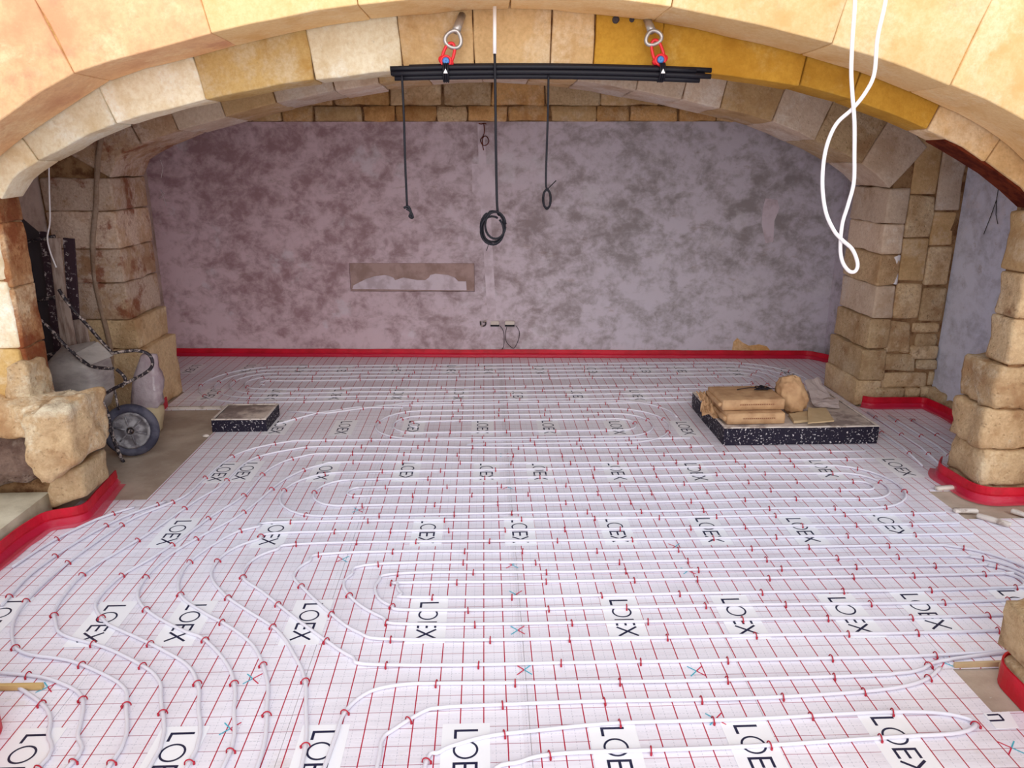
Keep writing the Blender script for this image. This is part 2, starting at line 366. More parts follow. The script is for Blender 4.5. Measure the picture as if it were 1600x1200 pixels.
def samp(c, n, lo=0, hi=1):
    L = [0]
    for a, b in zip(c, c[1:]): L.append(L[-1]+math.hypot(b[0]-a[0], b[1]-a[1]))
    out = []
    for i in range(n+1):
        s = (lo+(hi-lo)*i/n)*L[-1]; k = 0
        while k < len(L)-2 and L[k+1] < s: k += 1
        f = (s-L[k])/max(1e-9, L[k+1]-L[k]); out.append((c[k][0]+(c[k+1][0]-c[k][0])*f, c[k][1]+(c[k+1][1]-c[k][1])*f))
    return out
def zcurve(c, x):
    for a, b in zip(c, c[1:]):
        if a[0] <= x <= b[0]: return a[1]+(b[1]-a[1])*(x-a[0])/max(1e-9, b[0]-a[0])
    return c[0][1] if x < c[0][0] else c[-1][1]
def arch_core(name, c, x0, x1, ztop, y0, y1, mat, g, label):
    """solid wall with an arched opening, faces set back g behind the stones"""
    mb = MB(); Q = samp(c, 60); P = []
    for i, (x, z) in enumerate(Q):
        a, b = Q[max(0, i-2)], Q[min(60, i+2)]; t_ = Vector((b[0]-a[0], b[1]-a[1])).normalized(); P.append((x-t_.y*.04, z+t_.x*.04))
    P = [p for p in P if c[0][0]-.045 < p[0] < c[-1][0]+.045]; P = [(c[0][0]-.045, P[0][1])]+P+[(c[-1][0]+.045, P[-1][1])]
    for (xa, za), (xb, zb) in zip(P, P[1:]):
        mb.hexa([(xa,y0,ztop),(xb,y0,ztop),(xb,y0,zb),(xa,y0,za),(xa,y1,ztop),(xb,y1,ztop),(xb,y1,zb),(xa,y1,za)])
    mb.box((x0, y0, 0), (P[0][0], y1, ztop)); mb.box((P[-1][0], y0, 0), (x1, y1, ztop))
    o = mb.build(name, mat); return tag(o, label, kind='structure')
def voussoirs(parent, c, cuts, y0, y1, thick, mats, gap=.006, **kw):
    n = len(cuts)-1
    def at(s):
        p = samp(c, 1, s, s)[0]; a = samp(c, 1, max(0, s-.03), max(0, s-.03))[0]; b = samp(c, 1, min(1, s+.03), min(1, s+.03))[0]
        t = Vector((b[0]-a[0], 0, b[1]-a[1])).normalized(); return Vector((p[0], 0, p[1])), Vector((-t.z, 0, t.x)), t
    for i in range(n):
        dy = random.uniform(-.008, .008); th = thick; T_ = [at(cuts[i]+(cuts[i+1]-cuts[i])*k/12) for k in range(13)]
        def shape(u, v, w, T_=T_, dy=dy):
            f = max(0, min(11.999, u*12)); k = int(f); f -= k
            p = T_[k][0].lerp(T_[k+1][0], f); nn = T_[k][1].lerp(T_[k+1][1], f); tt = T_[k][2]
            q = p + nn*(th*v) + tt*(gap*(1-2*u)); q.y = (y0+dy)+(y1-y0-dy)*w; return q
        q8 = [shape(*k) for k in ((0,1,0),(1,1,0),(1,0,0),(0,0,0),(0,1,1),(1,1,1),(1,0,1),(0,0,1))]
        stone(parent, q8, M[mats[i % len(mats)]], shape=shape, **kw)
def frac_of_x(c, xs):
    L = [0]
    for a, b in zip(c, c[1:]): L.append(L[-1]+math.hypot(b[0]-a[0], b[1]-a[1]))
    out = []
    for x in xs:
        for k in range(len(c)-1):
            if c[k][0] <= x <= c[k+1][0] or k == len(c)-2:
                f = max(0, min(1, (x-c[k][0])/max(1e-9, c[k+1][0]-c[k][0]))); out.append((L[k]+f*(L[k+1]-L[k]))/L[-1]); break
    return out

# ------------------------------------------------------------------ floor, walls, ceiling
BL, BR = G(270, 556), G(1285, 560)
bdir = (BR-BL); bslope = bdir.y/bdir.x
def ybw(x): return BL.y+(x-BL.x)*bslope
XL, XR = -3.86, 4.36          # side bays
mb = MB(); mb.box((-6, -6, -.25), (7, 10, -.004)); floor = tag(mb.build('floor', M['screed']), 'dusty bare concrete floor under the sheets', kind='structure')

# outer wall with wide arch
wO = arch_core('wall_outer', cO, -5.5, 6.2, 5.2, DO+.012, DA-.012, M['mortarpale'], .012, 'outermost wall of big pale cream blocks over the wide arch')
jO = [PY(a, b, DO).x for a, b in [(115,112),(330,50),(560,8),(800,-9),(1050,12),(1300,70),(1485,135)]]
fr = [0, .07] + [f for f in frac_of_x(cO, jO)] + [.93, 1]
def face_len(i): return .95
voussoirs(wO, cO, fr, DO, DA-.02, .62, ['pinkcream', 'pinkcream', 'pinkcream', 'cream', 'cream', 'cream', 'cream', 'cream', 'cream', 'cream'], gap=.0015, res=.12, r=.007, amp=.009, nmax=9, fr=2.5)
# second ring above, runs out of the picture
c2 = [(x, z+.62) for x, z in cO]
voussoirs(wO, c2, [0, .12, .24, .33, .47, .6, .72, .86, 1], DO+.01, DA-.02, .7, ['pinkcream', 'cream', 'cream', 'pinkcream', 'cream'], gap=.005, res=.16, r=.014, amp=.012, fr=2.5)

# front arch ring
wA = arch_core('wall_front', cA, -5.0, 6.0, 3.7, DA+.03, DA+TR-.01, M['mortar'], .03, 'front arch of mottled and ochre voussoirs')
jA = [PY(a, b, DA).x for a, b in [(60,255),(180,194),(322,158),(492,126),(630,111),(742,104),(860,105),(927,107),(1030,110),(1249,135),(1330,155),(1450,203),(1540,252)]]
fr = [.0] + frac_of_x(cA, jA) + [1]
voussoirs(wA, cA, fr, DA, DA+TR, .5, ['white', 'white', 'white', 'mottled', 'white', 'tan', 'tan', 'tan', 'ochre', 'ochre', 'ochre', 'ochre', 'tan', 'tan'], gap=.003, res=.09, r=.008, amp=.007, nmax=8)

# middle arch ring
wB = arch_core('wall_middle', cB, -4.6, 5.2, 3.6, DB+.03, DB+TB-.03, M['mortar'], .03, 'second arch behind the front one, grey limed stones')
fr = [0]+[f+random.uniform(-.012, .012) for f in [i/17 for i in range(1, 17)]]+[1]
voussoirs(wB, cB, fr, DB, DB+TB, .46, ['rusty']*2+['greyst', 'tan', 'greyst', 'greyst', 'tan', 'greyst', 'greyst', 'tan', 'greyst', 'greyst', 'greyst', 'tan', 'greyst', 'rubble', 'greyst'], gap=.003, res=.11, r=.009, amp=.010, nmax=7)

def course(parent, x0, x1, y0, y1, zs, mats, off=None, gap=.007, **kw):
    for i in range(len(zs)-1):
        z1, z0 = zs[i], zs[i+1]; o_ = off[i] if off else 0
        a, b = (x0-o_, x1) if o_ and kw.get('left') is None else (x0, x1)
        k = {q: v for q, v in kw.items() if q != 'left'}
        if kw.get('left'): a, b = x0, x1+o_
        j = random.uniform(-.012, .012)
        stone(parent, bx8(a, b, y0+j, y1, z0+gap, z1-gap), M[mats[i % len(mats)]], **k)
# right pier of front arch
zz = [zat(1590, y, DA) for y in (330, 428, 500, 572, 640, 702, 758)]+[0.0]
course(wA, XA1+.01, 4.34, DA-.01, DA+TR, zz[:4], ['tan', 'rubble', 'rubble'], gap=.004, res=.07, r=.02, amp=.018, nmax=10)
course(wA, XA1-.02, 4.34, DA-.01, DA+TA, zz[3:], ['boulder', 'boulder', 'rubble', 'rubble'], off=[.02, .05, .02, 0], gap=.004, res=.045, r=.022, amp=.028, nmax=18, fr=7)
# left pier of front arch: front face and rough base
zz = [zat(20, 258, DA)]+[zat(20, y, DA) for y in (355, 440, 545, 625)]
course(wA, -4.1, XA0-.06, DA-.005, DA+TR, zz, ['white', 'white', 'white', 'mottled'], off=[.0, 0, 0, .0], left=True, gap=.002, res=.07, r=.012, amp=.012, nmax=12)
zr_ = zat(20, 245, DA)
for k, (z1_, z0_) in enumerate(((zr_, zz[1]+.02), (zz[1]+.02, zz[2]-.05), (zz[2]-.05, zz[3]), (zz[3], .72))):
    o = stone(wA, bx8(XA0-.09, XA0-.035, DA+.012, DA+TR+.01, z0_+.002, z1_), M['rusty2'], name='reveal_render', gap_=0) if False else stone(wA, bx8(XA0-.09, XA0-.035, DA+.012, DA+TR+.01, z0_+.002, z1_), M['rusty2'], name='reveal_render', res=.04, r=.01, amp=.012, nmax=14)
    o['label'] = 'rust-brown flaking render on the pier reveal'
def quad(parent, q, Yf, depth, mat, tp=0, **kw):
    P = [PY(a, b, Yf) for a, b in q]; c8 = front8(*P, depth)
    for i_ in (5, 6): c8[i_].x += tp
    return stone(parent, c8, M[mat], **kw)
quad(wA, [(8,570),(42,568),(56,652),(8,656)], DA-.06, .24, 'boulder', res=.03, r=.02, amp=.024, nmax=14, fr=8)
quad(wA, [(22,652),(104,636),(122,722),(62,762)], DA-.30, .46, 'boulder', res=.03, r=.03, amp=.034, nmax=20, fr=7)
quad(wA, [(-60,632),(62,634),(54,684),(-60,682)], DA-.20, .4, 'boulder', res=.04, r=.03, amp=.034, nmax=14, fr=8)
quad(wA, [(-60,682),(58,676),(62,756),(-60,762)], DA-.14, .35, 'darkst', res=.05, r=.06, amp=.045, nmax=10)
quad(wA, [(70,748),(128,728),(134,778),(74,800)], DA-.16, .36, 'rubble', res=.05, r=.03, amp=.024, nmax=9)
# thin red-brown band along the inner edge of the arch at right
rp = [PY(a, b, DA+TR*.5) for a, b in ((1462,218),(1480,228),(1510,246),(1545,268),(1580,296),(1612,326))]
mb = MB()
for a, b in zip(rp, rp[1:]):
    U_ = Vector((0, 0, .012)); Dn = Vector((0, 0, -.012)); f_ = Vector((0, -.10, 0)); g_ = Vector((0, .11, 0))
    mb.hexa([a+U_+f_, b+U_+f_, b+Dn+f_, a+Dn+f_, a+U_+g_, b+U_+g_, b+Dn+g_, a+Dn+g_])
o = mb.build('brown_band', M['redbrown'], wA); o['label'] = 'thin red-brown band under the arch edge'

# right pier of middle arch
X1 = XB1
zr = [cB[-1][1]]+[zat(1370, y, DB) for y in (350, 398, 446, 498, 546, 594)]+[0]
course(wB, X1, X1+.19, DB, DB+TB, zr, ['greyst', 'greyst', 'rubble', 'greyst', 'rubble', 'rubble', 'rubble'], off=[0, .0, .01, .0, .02, .05, .07], gap=.003, res=.07, r=.015, amp=.013, nmax=10)
zf = [zat(1420, y, DB) for y in (200, 305, 372, 440)]
course(wB, X1+.20, X1+.44, DB+.01, DB+.5, zf, ['tan', 'rubble', 'tan'], gap=.005, res=.07, r=.014, amp=.012)
zf = [zat(1470, y, DB) for y in (215, 330, 385, 446)]
course(wB, X1+.45, XR-.03, DB+.01, DB+.5, zf, ['greyst', 'tan', 'rubble'], gap=.005, res=.07, r=.014, amp=.012)
course(wB, X1+.20, X1+.45, DB, DB+.5, [zat(1420, y, DB) for y in (442, 500)], ['rubble'], res=.06, r=.02, amp=.014)
course(wB, X1+.46, XR-.02, DB, DB+.5, [zat(1470, y, DB) for y in (449, 503)], ['rubble'], res=.06, r=.02, amp=.014)
rub = [(1384,502,1424,552),(1427,505,1470,520),(1432,521,1466,540),(1426,541,1468,562),(1380,554,1432,580),(1434,563,1466,578),(1376,582,1450,606),(1452,580,1464,604),(1370,608,1415,640),(1417,608,1440,624),(1441,606,1462,622),(1418,625,1462,641)]
for a, b, c_, d in rub: quad(wB, [(a,b),(c_,b),(c_-3,d),(a-3,d)], DB+random.uniform(-.03, .02), .4, 'rubble', res=.05, r=.02, amp=.018, nmax=6)
vs, fs = rough(front8(PY(1396, 400, DB-.01), PY(1408, 398, DB-.01), PY(1402, 446, DB-.01), PY(1395, 446, DB-.01), .05), res=.04, r=.01, amp=.012)
o = link('plaster_smear', mesh(vs, fs, 'ps', True, False), M['wcable'], wB); o['label'] = 'white plaster smear on the pier'
# left pier of middle arch
zl = [cB[0][1]+.0]+[zat(190, y, DB) for y in (330, 389, 442, 500, 546)]+[0]
course(wB, XL+.02, XB0, DB, DB+TB, zl, ['rusty', 'rusty', 'rusty', 'rusty', 'rubble', 'rubble'], off=[0, 0, 0, .0, .04, .10], left=True, gap=.002, res=.08, r=.014, amp=.014, nmax=10)
zl = [zat(110, y, DB) for y in (195, 250, 300)]
mb = MB(); mb.tube(smooth([PY(a, b, DB-.0) for a, b in ((160,206),(153,250),(150,320),(145,380),(149,440),(160,490),(172,540),(178,590))]), .024, 8)
mb.build('mortar_ridge', M['ridge'], wB, True)

# back wall with niche
def bw(px, py):     # picture point on the back wall face
    d = ray(px, py); n = Vector((bslope, -1, 0)); p = Vector((BL.x, BL.y, 0)); return C0 + d*((p-C0).dot(n)/d.dot(n))
bn = Vector((bslope, -1, 0)).normalized()      # towards the room
xa, xb = -4.3, 4.7
zt = bw(760, 190).z; n0, n1 = bw(545, 411), bw(742, 456)
def bp(x, z, o=0): return Vector((x, ybw(x), z)) + bn*o
mb = MB(); xs = [xa, n0.x, n1.x, xb]; zs = [0, n1.z, n0.z, zt]
for i in range(3):
    for j in range(3):
        o_ = -.035 if (i, j) == (1, 1) else 0
        mb.hexa([bp(xs[i], zs[j+1], o_), bp(xs[i+1], zs[j+1], o_), bp(xs[i+1], zs[j], o_), bp(xs[i], zs[j], o_), bp(xs[i], zs[j+1], -.3), bp(xs[i+1], zs[j+1], -.3), bp(xs[i+1], zs[j], -.3), bp(xs[i], zs[j], -.3)])
mb.hexa([bp(xa, 3.6, -.03), bp(xb, 3.6, -.03), bp(xb, zt, -.03), bp(xa, zt, -.03), bp(xa, 3.6, -.3), bp(xb, 3.6, -.3), bp(xb, zt, -.3), bp(xa, zt, -.3)], 1)
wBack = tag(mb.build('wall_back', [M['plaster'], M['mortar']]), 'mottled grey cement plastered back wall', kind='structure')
def slab(parent, name, poly, mat, o0, o1, label=None):     # thin plate on the back wall, poly of (x, z)
    m = len(poly); vs = [bp(x, z, o1) for x, z in poly]+[bp(x, z, o0) for x, z in poly]
    fs = [tuple(range(m)), tuple(range(2*m-1, m-1, -1))]+[(i, (i+1) % m, (i+1) % m+m, i+m) for i in range(m)]
    o = link(name, mesh(vs, fs, name), mat, parent)
    if label: o['label'] = label
    return o
def bxz(px, py): p = bw(px, py); return (p.x, p.z)
slab(wBack, 'niche_render', [(n0.x+.004, n0.z-.004), (n1.x-.004, n0.z-.004), (n1.x-.004, n1.z+.004), (n0.x+.004, n1.z+.004)], M['niche'], -.034, -.026, 'brown smooth render inside the shallow niche')
pts = [bxz(a, b) for a, b in [(550,452),(552,446),(572,436),(585,432),(592,431),(600,430),(606,431),(614,434),(617,438),(630,434),(640,436),(652,438),(664,438),(670,434),(672,430),(680,428),(690,429),(700,430),(710,434),(716,440),(728,440),(729,454)]]
slab(wBack, 'plaster_smear', pts, M['patch'], -.026, -.016, 'ragged pale plaster smear low in the niche')
slab(wBack, 'plaster_patch', [bxz(a, b) for a, b in [(737,256),(772,257),(775,300),(768,312),(745,308),(738,300)]], M['patch'], -.01, .004, 'pale square patch above the cable coil')
slab(wBack, 'plaster_patch', [bxz(a, b) for a, b in [(746,194),(756,194),(760,256),(766,312),(770,400),(776,500),(762,500),(756,400),(750,312),(748,256)]], M['patch'], -.01, .003, 'pale vertical strip of plaster')
slab(wBack, 'plaster_patch', [bxz(a, b) for a, b in [(1196,310),(1214,312),(1218,325),(1210,345),(1208,378),(1196,380),(1190,350),(1192,325)]], M['patch'], -.01, .003, 'pale patch high on the right')
slab(wBack, 'plaster_patch', [bxz(a, b) for a, b in [(1143,551),(1146,534),(1152,528),(1160,535),(1170,540),(1186,538),(1198,541),(1206,551)]], M['ring'], -.01, .003, 'bare brown patch at the foot of the wall on the right')
# two courses of bare stones above the plaster
zc1 = bw(760, 166).z; zc2 = bw(760, 128).z
for (za, zb, w) in ((zt+.004, zc1, .42), (zc1+.008, zc2+.04, .55)):
    x = -4.1+random.uniform(0, .2)
    while x < 4.4:
        ww = w*random.uniform(.8, 1.3)
        f = [bp(x+.008, zb, .03), bp(x+ww-.008, zb, .03), bp(x+ww-.008, za, .03), bp(x+.008, za, .03)]
        stone(wBack, f+[v-bn*.25 for v in f], M[random.choice(['ring', 'rubble', 'ring', 'tan'])], res=.09, r=.02, amp=.02); x += ww

def wallbox(name, a, b, mat, label):
    mb = MB(); mb.box(a, b); return tag(mb.build(name, mat), label, kind='structure')
wl = wallbox('wall_left', (XL-.3, DA+TA-.02, -.1), (XL, 9.4, 3.6), M['plaster_l'], 'left side wall of the side bay')
wr = wallbox('wall_right', (XR, DA+TA-.02, -.1), (XR+.3, 9.4, 3.6), M['plaster_r'], 'blue-grey plastered right side wall')
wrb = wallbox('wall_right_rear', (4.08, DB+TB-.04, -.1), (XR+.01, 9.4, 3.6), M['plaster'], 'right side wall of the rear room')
wc = wallbox('ceiling', (-4.6, DA+.05, 3.58), (5.2, 9.6, 3.8), M['ceil'], 'low ceiling over the rear rooms')
# rough stones at the foot of the right side wall
for i in range(6):
    y0 = 5.3+i*.27
    stone(wr, bx8(XR-.05-random.uniform(0, .03), XR+.05, y0, y0+.25, 0, .16+random.uniform(-.03, .05)), M['rubble'], res=.07, r=.03, amp=.03)
# concrete ledge at the left
mb = MB(); mb.box((-4.6, 2.9, 0), (-2.93, DA-.05, .17)); ledge = tag(mb.build('trim_1', M['ledge']), 'pale concrete ledge along the left side', kind='structure')
# near piers at the picture's lower corners
wN = wallbox('wall_near_right', (2.42, .6, 0), (3.3, 2.86, 3.4), M['mortarpale'], 'near right stone pier, foot only in view')
z = 0
for i, hh in enumerate([.15, .28, .3, .32, .3, .34, .3, .32, .3, .3, .3]):
    o_ = [.03, .06, -.04, -.03, 0, 0, 0, 0, 0, 0, 0][i]
    for k in range(3):
        y1_ = 2.90-k*.62+(.02 if i == 1 and k == 0 else 0)
        stone(wN, bx8(2.38-o_*(1 if k == 0 else .4), 3.2, y1_-.6, y1_, z+.006, z+hh-.006), M['boulder'], res=.08, r=.05, amp=.03, nmax=9)
    z += hh
wM = wallbox('wall_near_left', (-3.0, .6, 0), (-2.2, 2.66, 3.4), M['mortarpale'], 'near left stone pier at the picture edge')
z = 0
for i in range(10):
    for k in range(3):
        stone(wM, bx8(-3.0, -2.16, 2.1-k*.62, 2.7-k*.62, z+.006, z+.314), M['boulder'], res=.1, r=.04, amp=.02)
    z += .32

# ------------------------------------------------------------------ insulation panels (parts of the floor)
bx_ = [-4.0, -2.88, -1.87, -.85, .17, 1.18, 2.19, 3.21, 4.34]
s1, s2 = rowd(1062), rowd(782)
yb_ = [1.0, s1, s2, 7.3, 99]
left_edge = G(320, 690).x
yl0, yl1 = rowd(782, 200), rowd(641, 300)
panels = {}
T = .003
def panel_piece(x0, x1, y0, y1, key, dz=0):
    if x1-x0 < .01 or y1-y0 < .01: return
    panels.setdefault(key, []).append((x0, x1, y0, y1, dz))
rb0, rb1 = G(1450, 768), G(1500, 812)       # bare notches by the right piers
rn0, rn1 = G(1488, 1046), G(1560, 1113)
for i in range(8):
    for j in range(4):
        x0, x1 = bx_[i]+.001, bx_[i+1]-.001; y0, y1 = yb_[j]+.001, yb_[j+1]-.001; key = (i, j)
        rects = [(x0, x1, y0, y1)]
        cuts = [(-9, left_edge, yl0, yl1), (-9, -2.86, -9, yl0), (rb0.x, 9, rb1.y, rb0.y), (rn0.x, 9, rn1.y, rn0.y), (2.33, 9, -9, rn1.y-.12), (-9, -2.12, -9, 2.68),
                (3.44, 9, DA-.08, DA+TA+.08), (XB1-.06, 9, DB-.06, DB+TB), (-9, XB0+.12, DB-.06, DB+TB), (-9, left_edge+.0, yl1-.02, DB), (4.08, 9, DB, 99)]
        for (a, b, c_, d) in cuts:
            new = []
            for (u0, u1, v0, v1) in rects:
                ia, ib, ic, id_ = max(u0, a), min(u1, b), max(v0, c_), min(v1, d)
                if ia >= ib or ic >= id_: new.append((u0, u1, v0, v1)); continue
                new += [r_ for r_ in ((u0, ia, v0, v1), (ib, u1, v0, v1), (ia, ib, v0, ic), (ia, ib, id_, v1)) if r_[1]-r_[0] > .005 and r_[3]-r_[2] > .005]
            rects = new
        mb = MB()
        for (u0, u1, v0, v1) in rects:
            vb0, vb1 = (min(v1, ybw(u0)+.01), min(v1, ybw(u1)+.01))
            if vb0 <= v0+.01: continue
            zt_ = T+((i+j) % 2)*.0008
            mb.hexa([(u0, v0, zt_), (u1, v0, zt_), (u1, v0, 0), (u0, v0, 0), (u0, vb0, zt_), (u1, vb1, zt_), (u1, vb1, 0), (u0, vb0, 0)])
        if mb.v:
            panels[key] = mb.build('insulation_panel', M['foil'], floor)
mb = MB()
for xx in (bx_[4],):
    mb.box((xx-.03, 1.2, T+.001), (xx+.03, 8.4, T+.0016))
tp = mb.build('seam_tape', M['tape'], floor); tp['label'] = 'clear tape over the sheet seams'
# lettering: far-to-near reading wordmark, one shared mesh
def stroke(mb, a, b, w, z0, z1):
    a = Vector((*a, 0)); b = Vector((*b, 0)); d = (b-a).normalized(); n = Vector((-d.y, d.x, 0))*w/2
    q = [a+n, b+n, b-n, a-n]; mb.add([v+Vector((0,0,z1)) for v in q]+[v+Vector((0,0,z0)) for v in q], [(0,1,2,3),(7,6,5,4),(0,4,5,1),(1,5,6,2),(2,6,7,3),(3,7,4,0)], 1)
def wordmark():
    mb = MB(); z0, z1 = .0009, .0016; w = .012; hh = .1
    mb.add([(-.20,-.1,.0008),(.20,-.1,.0008),(.20,.1,.0008),(-.20,.1,.0008),(-.20,-.1,0),(.20,-.1,0),(.20,.1,0),(-.20,.1,0)], [(0,1,2,3),(7,6,5,4),(0,4,5,1),(1,5,6,2),(2,6,7,3),(3,7,4,0)], 0)
    y0 = -hh/2; y1 = hh/2; x = -.158
    stroke(mb, (x, y0), (x, y1), w, z0, z1); stroke(mb, (x+w/2, y0+w/2), (x+.045, y0+w/2), w, z0, z1)
    cx, n = x+.108, 30; vs = []
    for k in range(n):
        a = 2*math.pi*k/n; vs += [(cx+.05*math.cos(a), .052*math.sin(a), z1), (cx+.041*math.cos(a), .043*math.sin(a), z1)]
    mb.add(vs, [(2*k, (2*k+2) % (2*n), (2*k+3) % (2*n), 2*k+1) for k in range(n)], 1)
    x = -.158+.18
    stroke(mb, (x, y0), (x, y1), w, z0, z1)
    for yy in (y0+w/2, 0, y1-w/2): stroke(mb, (x+w/2, yy), (x+.05, yy), w*.95, z0, z1)
    x = .085
    stroke(mb, (x, y0), (x+.075, y1), w*.95, z0, z1); stroke(mb, (x, y1), (x+.075, y0), w*.95, z0, z1)
    me = mesh(mb.v, mb.f, 'wordmark', False, True, mb.m); me.materials.append(M['label']); me.materials.append(M['navy']); return me
WM = wordmark()
spots = [(24,1196),(262,1193),(495,1190),(727,1188),(966,1184),(1184,1180),(1408,1166),
 (160,975),(291,974),(480,972),(668,970),(974,966),(1155,964),(1328,962),(1445,956),(1602,950),(-8,968),
 (273,833),(428,833),(668,831),(812,830),(963,829),(1108,829),(1254,829),(1390,820),
 (346,739),(383,737),(507,737),(636,737),(760,737),(843,737),(964,737),(1087,738),(1286,733),(1404,731),(1508,722),
 (537,669),(646,668),(754,668),(857,668),(964,669),(1071,670),(436,668),
 (330,617),(428,617),(526,617),(622,617),(717,617),(809,618),(902,618),(995,618),
 (300,577),(387,577),(470,577),(535,578),(620,578),(705,578),(763,578),(843,579),(925,579),(1008,579),(1064,579),(1148,581),(1230,582)]
def panel_at(p):
    for k, o in panels.items():
        i, j = k
        if bx_[i] <= p.x <= bx_[i+1] and yb_[j] <= p.y <= yb_[j+1]: return o
    return floor
for a, b in spots:
    p = G(a, b)
    o = bpy.data.objects.new('printed_lettering', WM); COL.objects.link(o); o.parent = panel_at(p)
    o.location = (p.x, p.y, T+.0014+random.uniform(0, .0003)); o.rotation_euler = (0, 0, -math.pi/2)
# red and cyan cutting marks
mb = MB()
def sk(mb, a, b, w, mi):
    a = Vector((*a, 0)); b = Vector((*b, 0)); d = (b-a).normalized(); n = Vector((-d.y, d.x, 0))*w/2
    q = [a+n, b+n, b-n, a-n]; mb.add([v+Vector((0,0,.0008)) for v in q]+[v for v in q], [(0,1,2,3),(7,6,5,4),(0,4,5,1),(1,5,6,2),(2,6,7,3),(3,7,4,0)], mi)
sk(mb, (0, 0), (-.035, .035), .005, 0); sk(mb, (0, 0), (-.035, -.035), .005, 0); sk(mb, (0, 0), (.035, .035), .005, 1); sk(mb, (0, 0), (.035, -.035), .005, 1)
CM = mesh(mb.v, mb.f, 'cut', False, True, mb.m); CM.materials.append(M['cyan']); CM.materials.append(M['redink'])
for a, b in [(819,1048),(809,986),(806,930),(800,884),(793,762),(788,712),(1088,1050),(1118,1125),(1075,893),(1055,855),(395,1062),(360,1140),(535,875),(560,798),(75,1075),(1475,1037),(1580,1170)]:
    p = G(a, b); o = bpy.data.objects.new('cutting_mark', CM); COL.objects.link(o); o.parent = panel_at(p)
    o.location = (p.x, p.y, T+.0022); o.rotation_euler = (0, 0, random.choice([0, math.pi]))
# odd label offcut at the right edge
mb = MB(); A_, B_, C_, D_ = [G(a, b) for a, b in ((1536,1117),(1576,1114),(1592,1140),(1556,1141))]
mb.hexa([Vector((v.x, v.y, .0085)) for v in (A_, B_, C_, D_)]+[Vector((v.x, v.y, .006)) for v in (A_, B_, C_, D_)], 0)
for (a, b), (c_, d) in (((1542,1120),(1560,1119)), ((1560,1119),(1568,1128)), ((1568,1128),(1546,1129))):
    p0, p1 = G(a, b), G(c_, d); stroke(mb, (p0.x, p0.y), (p1.x, p1.y), .009, .0086, .0094)
o = mb.build('label_offcut', [M['label'], M['navy']], floor); o['label'] = 'white printed offcut lying by the pink strip'

# ------------------------------------------------------------------ heating pipes and their clips
PR = .0088; PZ = T+.001+PR+.0012
mb = MB()
arc = [(0, math.cos(a)*.018, PZ-.006+math.sin(a)*.021) for a in [math.pi*k/7 for k in range(8)]]
mb.tube([(0, .018, .004)]+arc+[(0, -.018, .004)], .003, 5); mb.tube([(0, -.018, .003), (0, -.0185, .016)], .005, 6)
CLIP = mesh(mb.v, mb.f, 'clip', True); CLIP.materials.append(M['clip'])
def circuit(paths, label, step=.43):
    L = empty('heating_pipe', (0, 0, 0), label, 'pipe', 'white heating pipes clipped on the sheets')
    mb = MB(); k = 0
    for pts in paths:
        P = [Vector((p[0], p[1], PZ)) for p in pts]
        mb.tube(P, PR, 7)
        s = random.uniform(.05, .4)
        for a, b in zip(P, P[1:]):
            d = (b-a).length; t_ = 0
            while s <= d-t_:
                t_ += s; q = a.lerp(b, t_/d); an = math.atan2(b.y-a.y, b.x-a.x)
                o = bpy.data.objects.new('pipe_clip', CLIP); COL.objects.link(o); o.parent = L
                o.location = (q.x, q.y, 0); sc = 1.0; fl = random.choice([0, 0, math.pi]); o.rotation_euler = (0, 0, an+random.uniform(-.15, .15)+(math.pi if math.cos(an) < 0 else 0))
                k += 1; s = step*random.uniform(.82, 1.2)
            s -= (d-t_)
    o = mb.build('pipe', M['pipe'], L, True)
    return L, k
def arcp(cx, cy, r, a0, a1, n=14): return [(cx+r*math.cos(a0+(a1-a0)*i/n), cy+r*math.sin(a0+(a1-a0)*i/n)) for i in range(n+1)]
def loop(xl, xr, yc, r, sy=1.0):
    l = [(xr, yc+r)] if False else []
    return arcp(xl, yc, r, math.pi/2, 1.5*math.pi)+[(x_, yc-r) for x_ in [xl+(xr-xl)*q/4 for q in (1, 2, 3)]]+arcp(xr, yc, r, -math.pi/2, math.pi/2)+[(x_, yc+r) for x_ in [xr+(xl-xr)*q/4 for q in (1, 2, 3, 4)]]
def spiral(xl, xr, yc, k0, k1, p=.15):
    pts = []
    r = .075+p*k0
    for k in range(k0, k1+1):
        r = .075+p*k
        pts += arcp(xl, yc, r, -math.pi/2, -1.5*math.pi)        # left half, bottom -> top
        pts += [(xl+(xr-xl)*q/4, yc+r) for q in (1, 2, 3)]
        pts += arcp(xr, yc-p/2, r+p/2, math.pi/2, -math.pi/2)   # right half
        pts += [(xr+(xl-xr)*q/4, yc-r-p) for q in (1, 2, 3)]
    return pts
def tr(px, pre=None, post=None):
    g = [(G(a, b).x, G(a, b).y) for a, b in px]
    return [(v.x, v.y) for v in smooth([(x_, y_, 0) for x_, y_ in (pre or [])+g+(post or [])], 5)]
def wob(P, a=.012, f=1.3): return [(x_+a*noise.noise(Vector((x_*f, y_*f, 3))), y_+a*1.6*noise.noise(Vector((x_*f, y_*f, 9)))) for x_, y_ in P]
nclip = 0
def dense(P, m=.25):
    out = [P[0]]
    for a, b in zip(P, P[1:]):
        d = math.hypot(b[0]-a[0], b[1]-a[1]); n = max(1, int(d/m))
        out += [(a[0]+(b[0]-a[0])*i/n, a[1]+(b[1]-a[1])*i/n) for i in range(1, n+1)]
    return out
def W_(P, a=.014): return wob(dense(P), a)
# rear circuit
pr = W_(spiral(-2.35, 2.75, 7.85, 0, 4))
circuit([pr], 'white heating pipe spiralled along the back wall', .5)
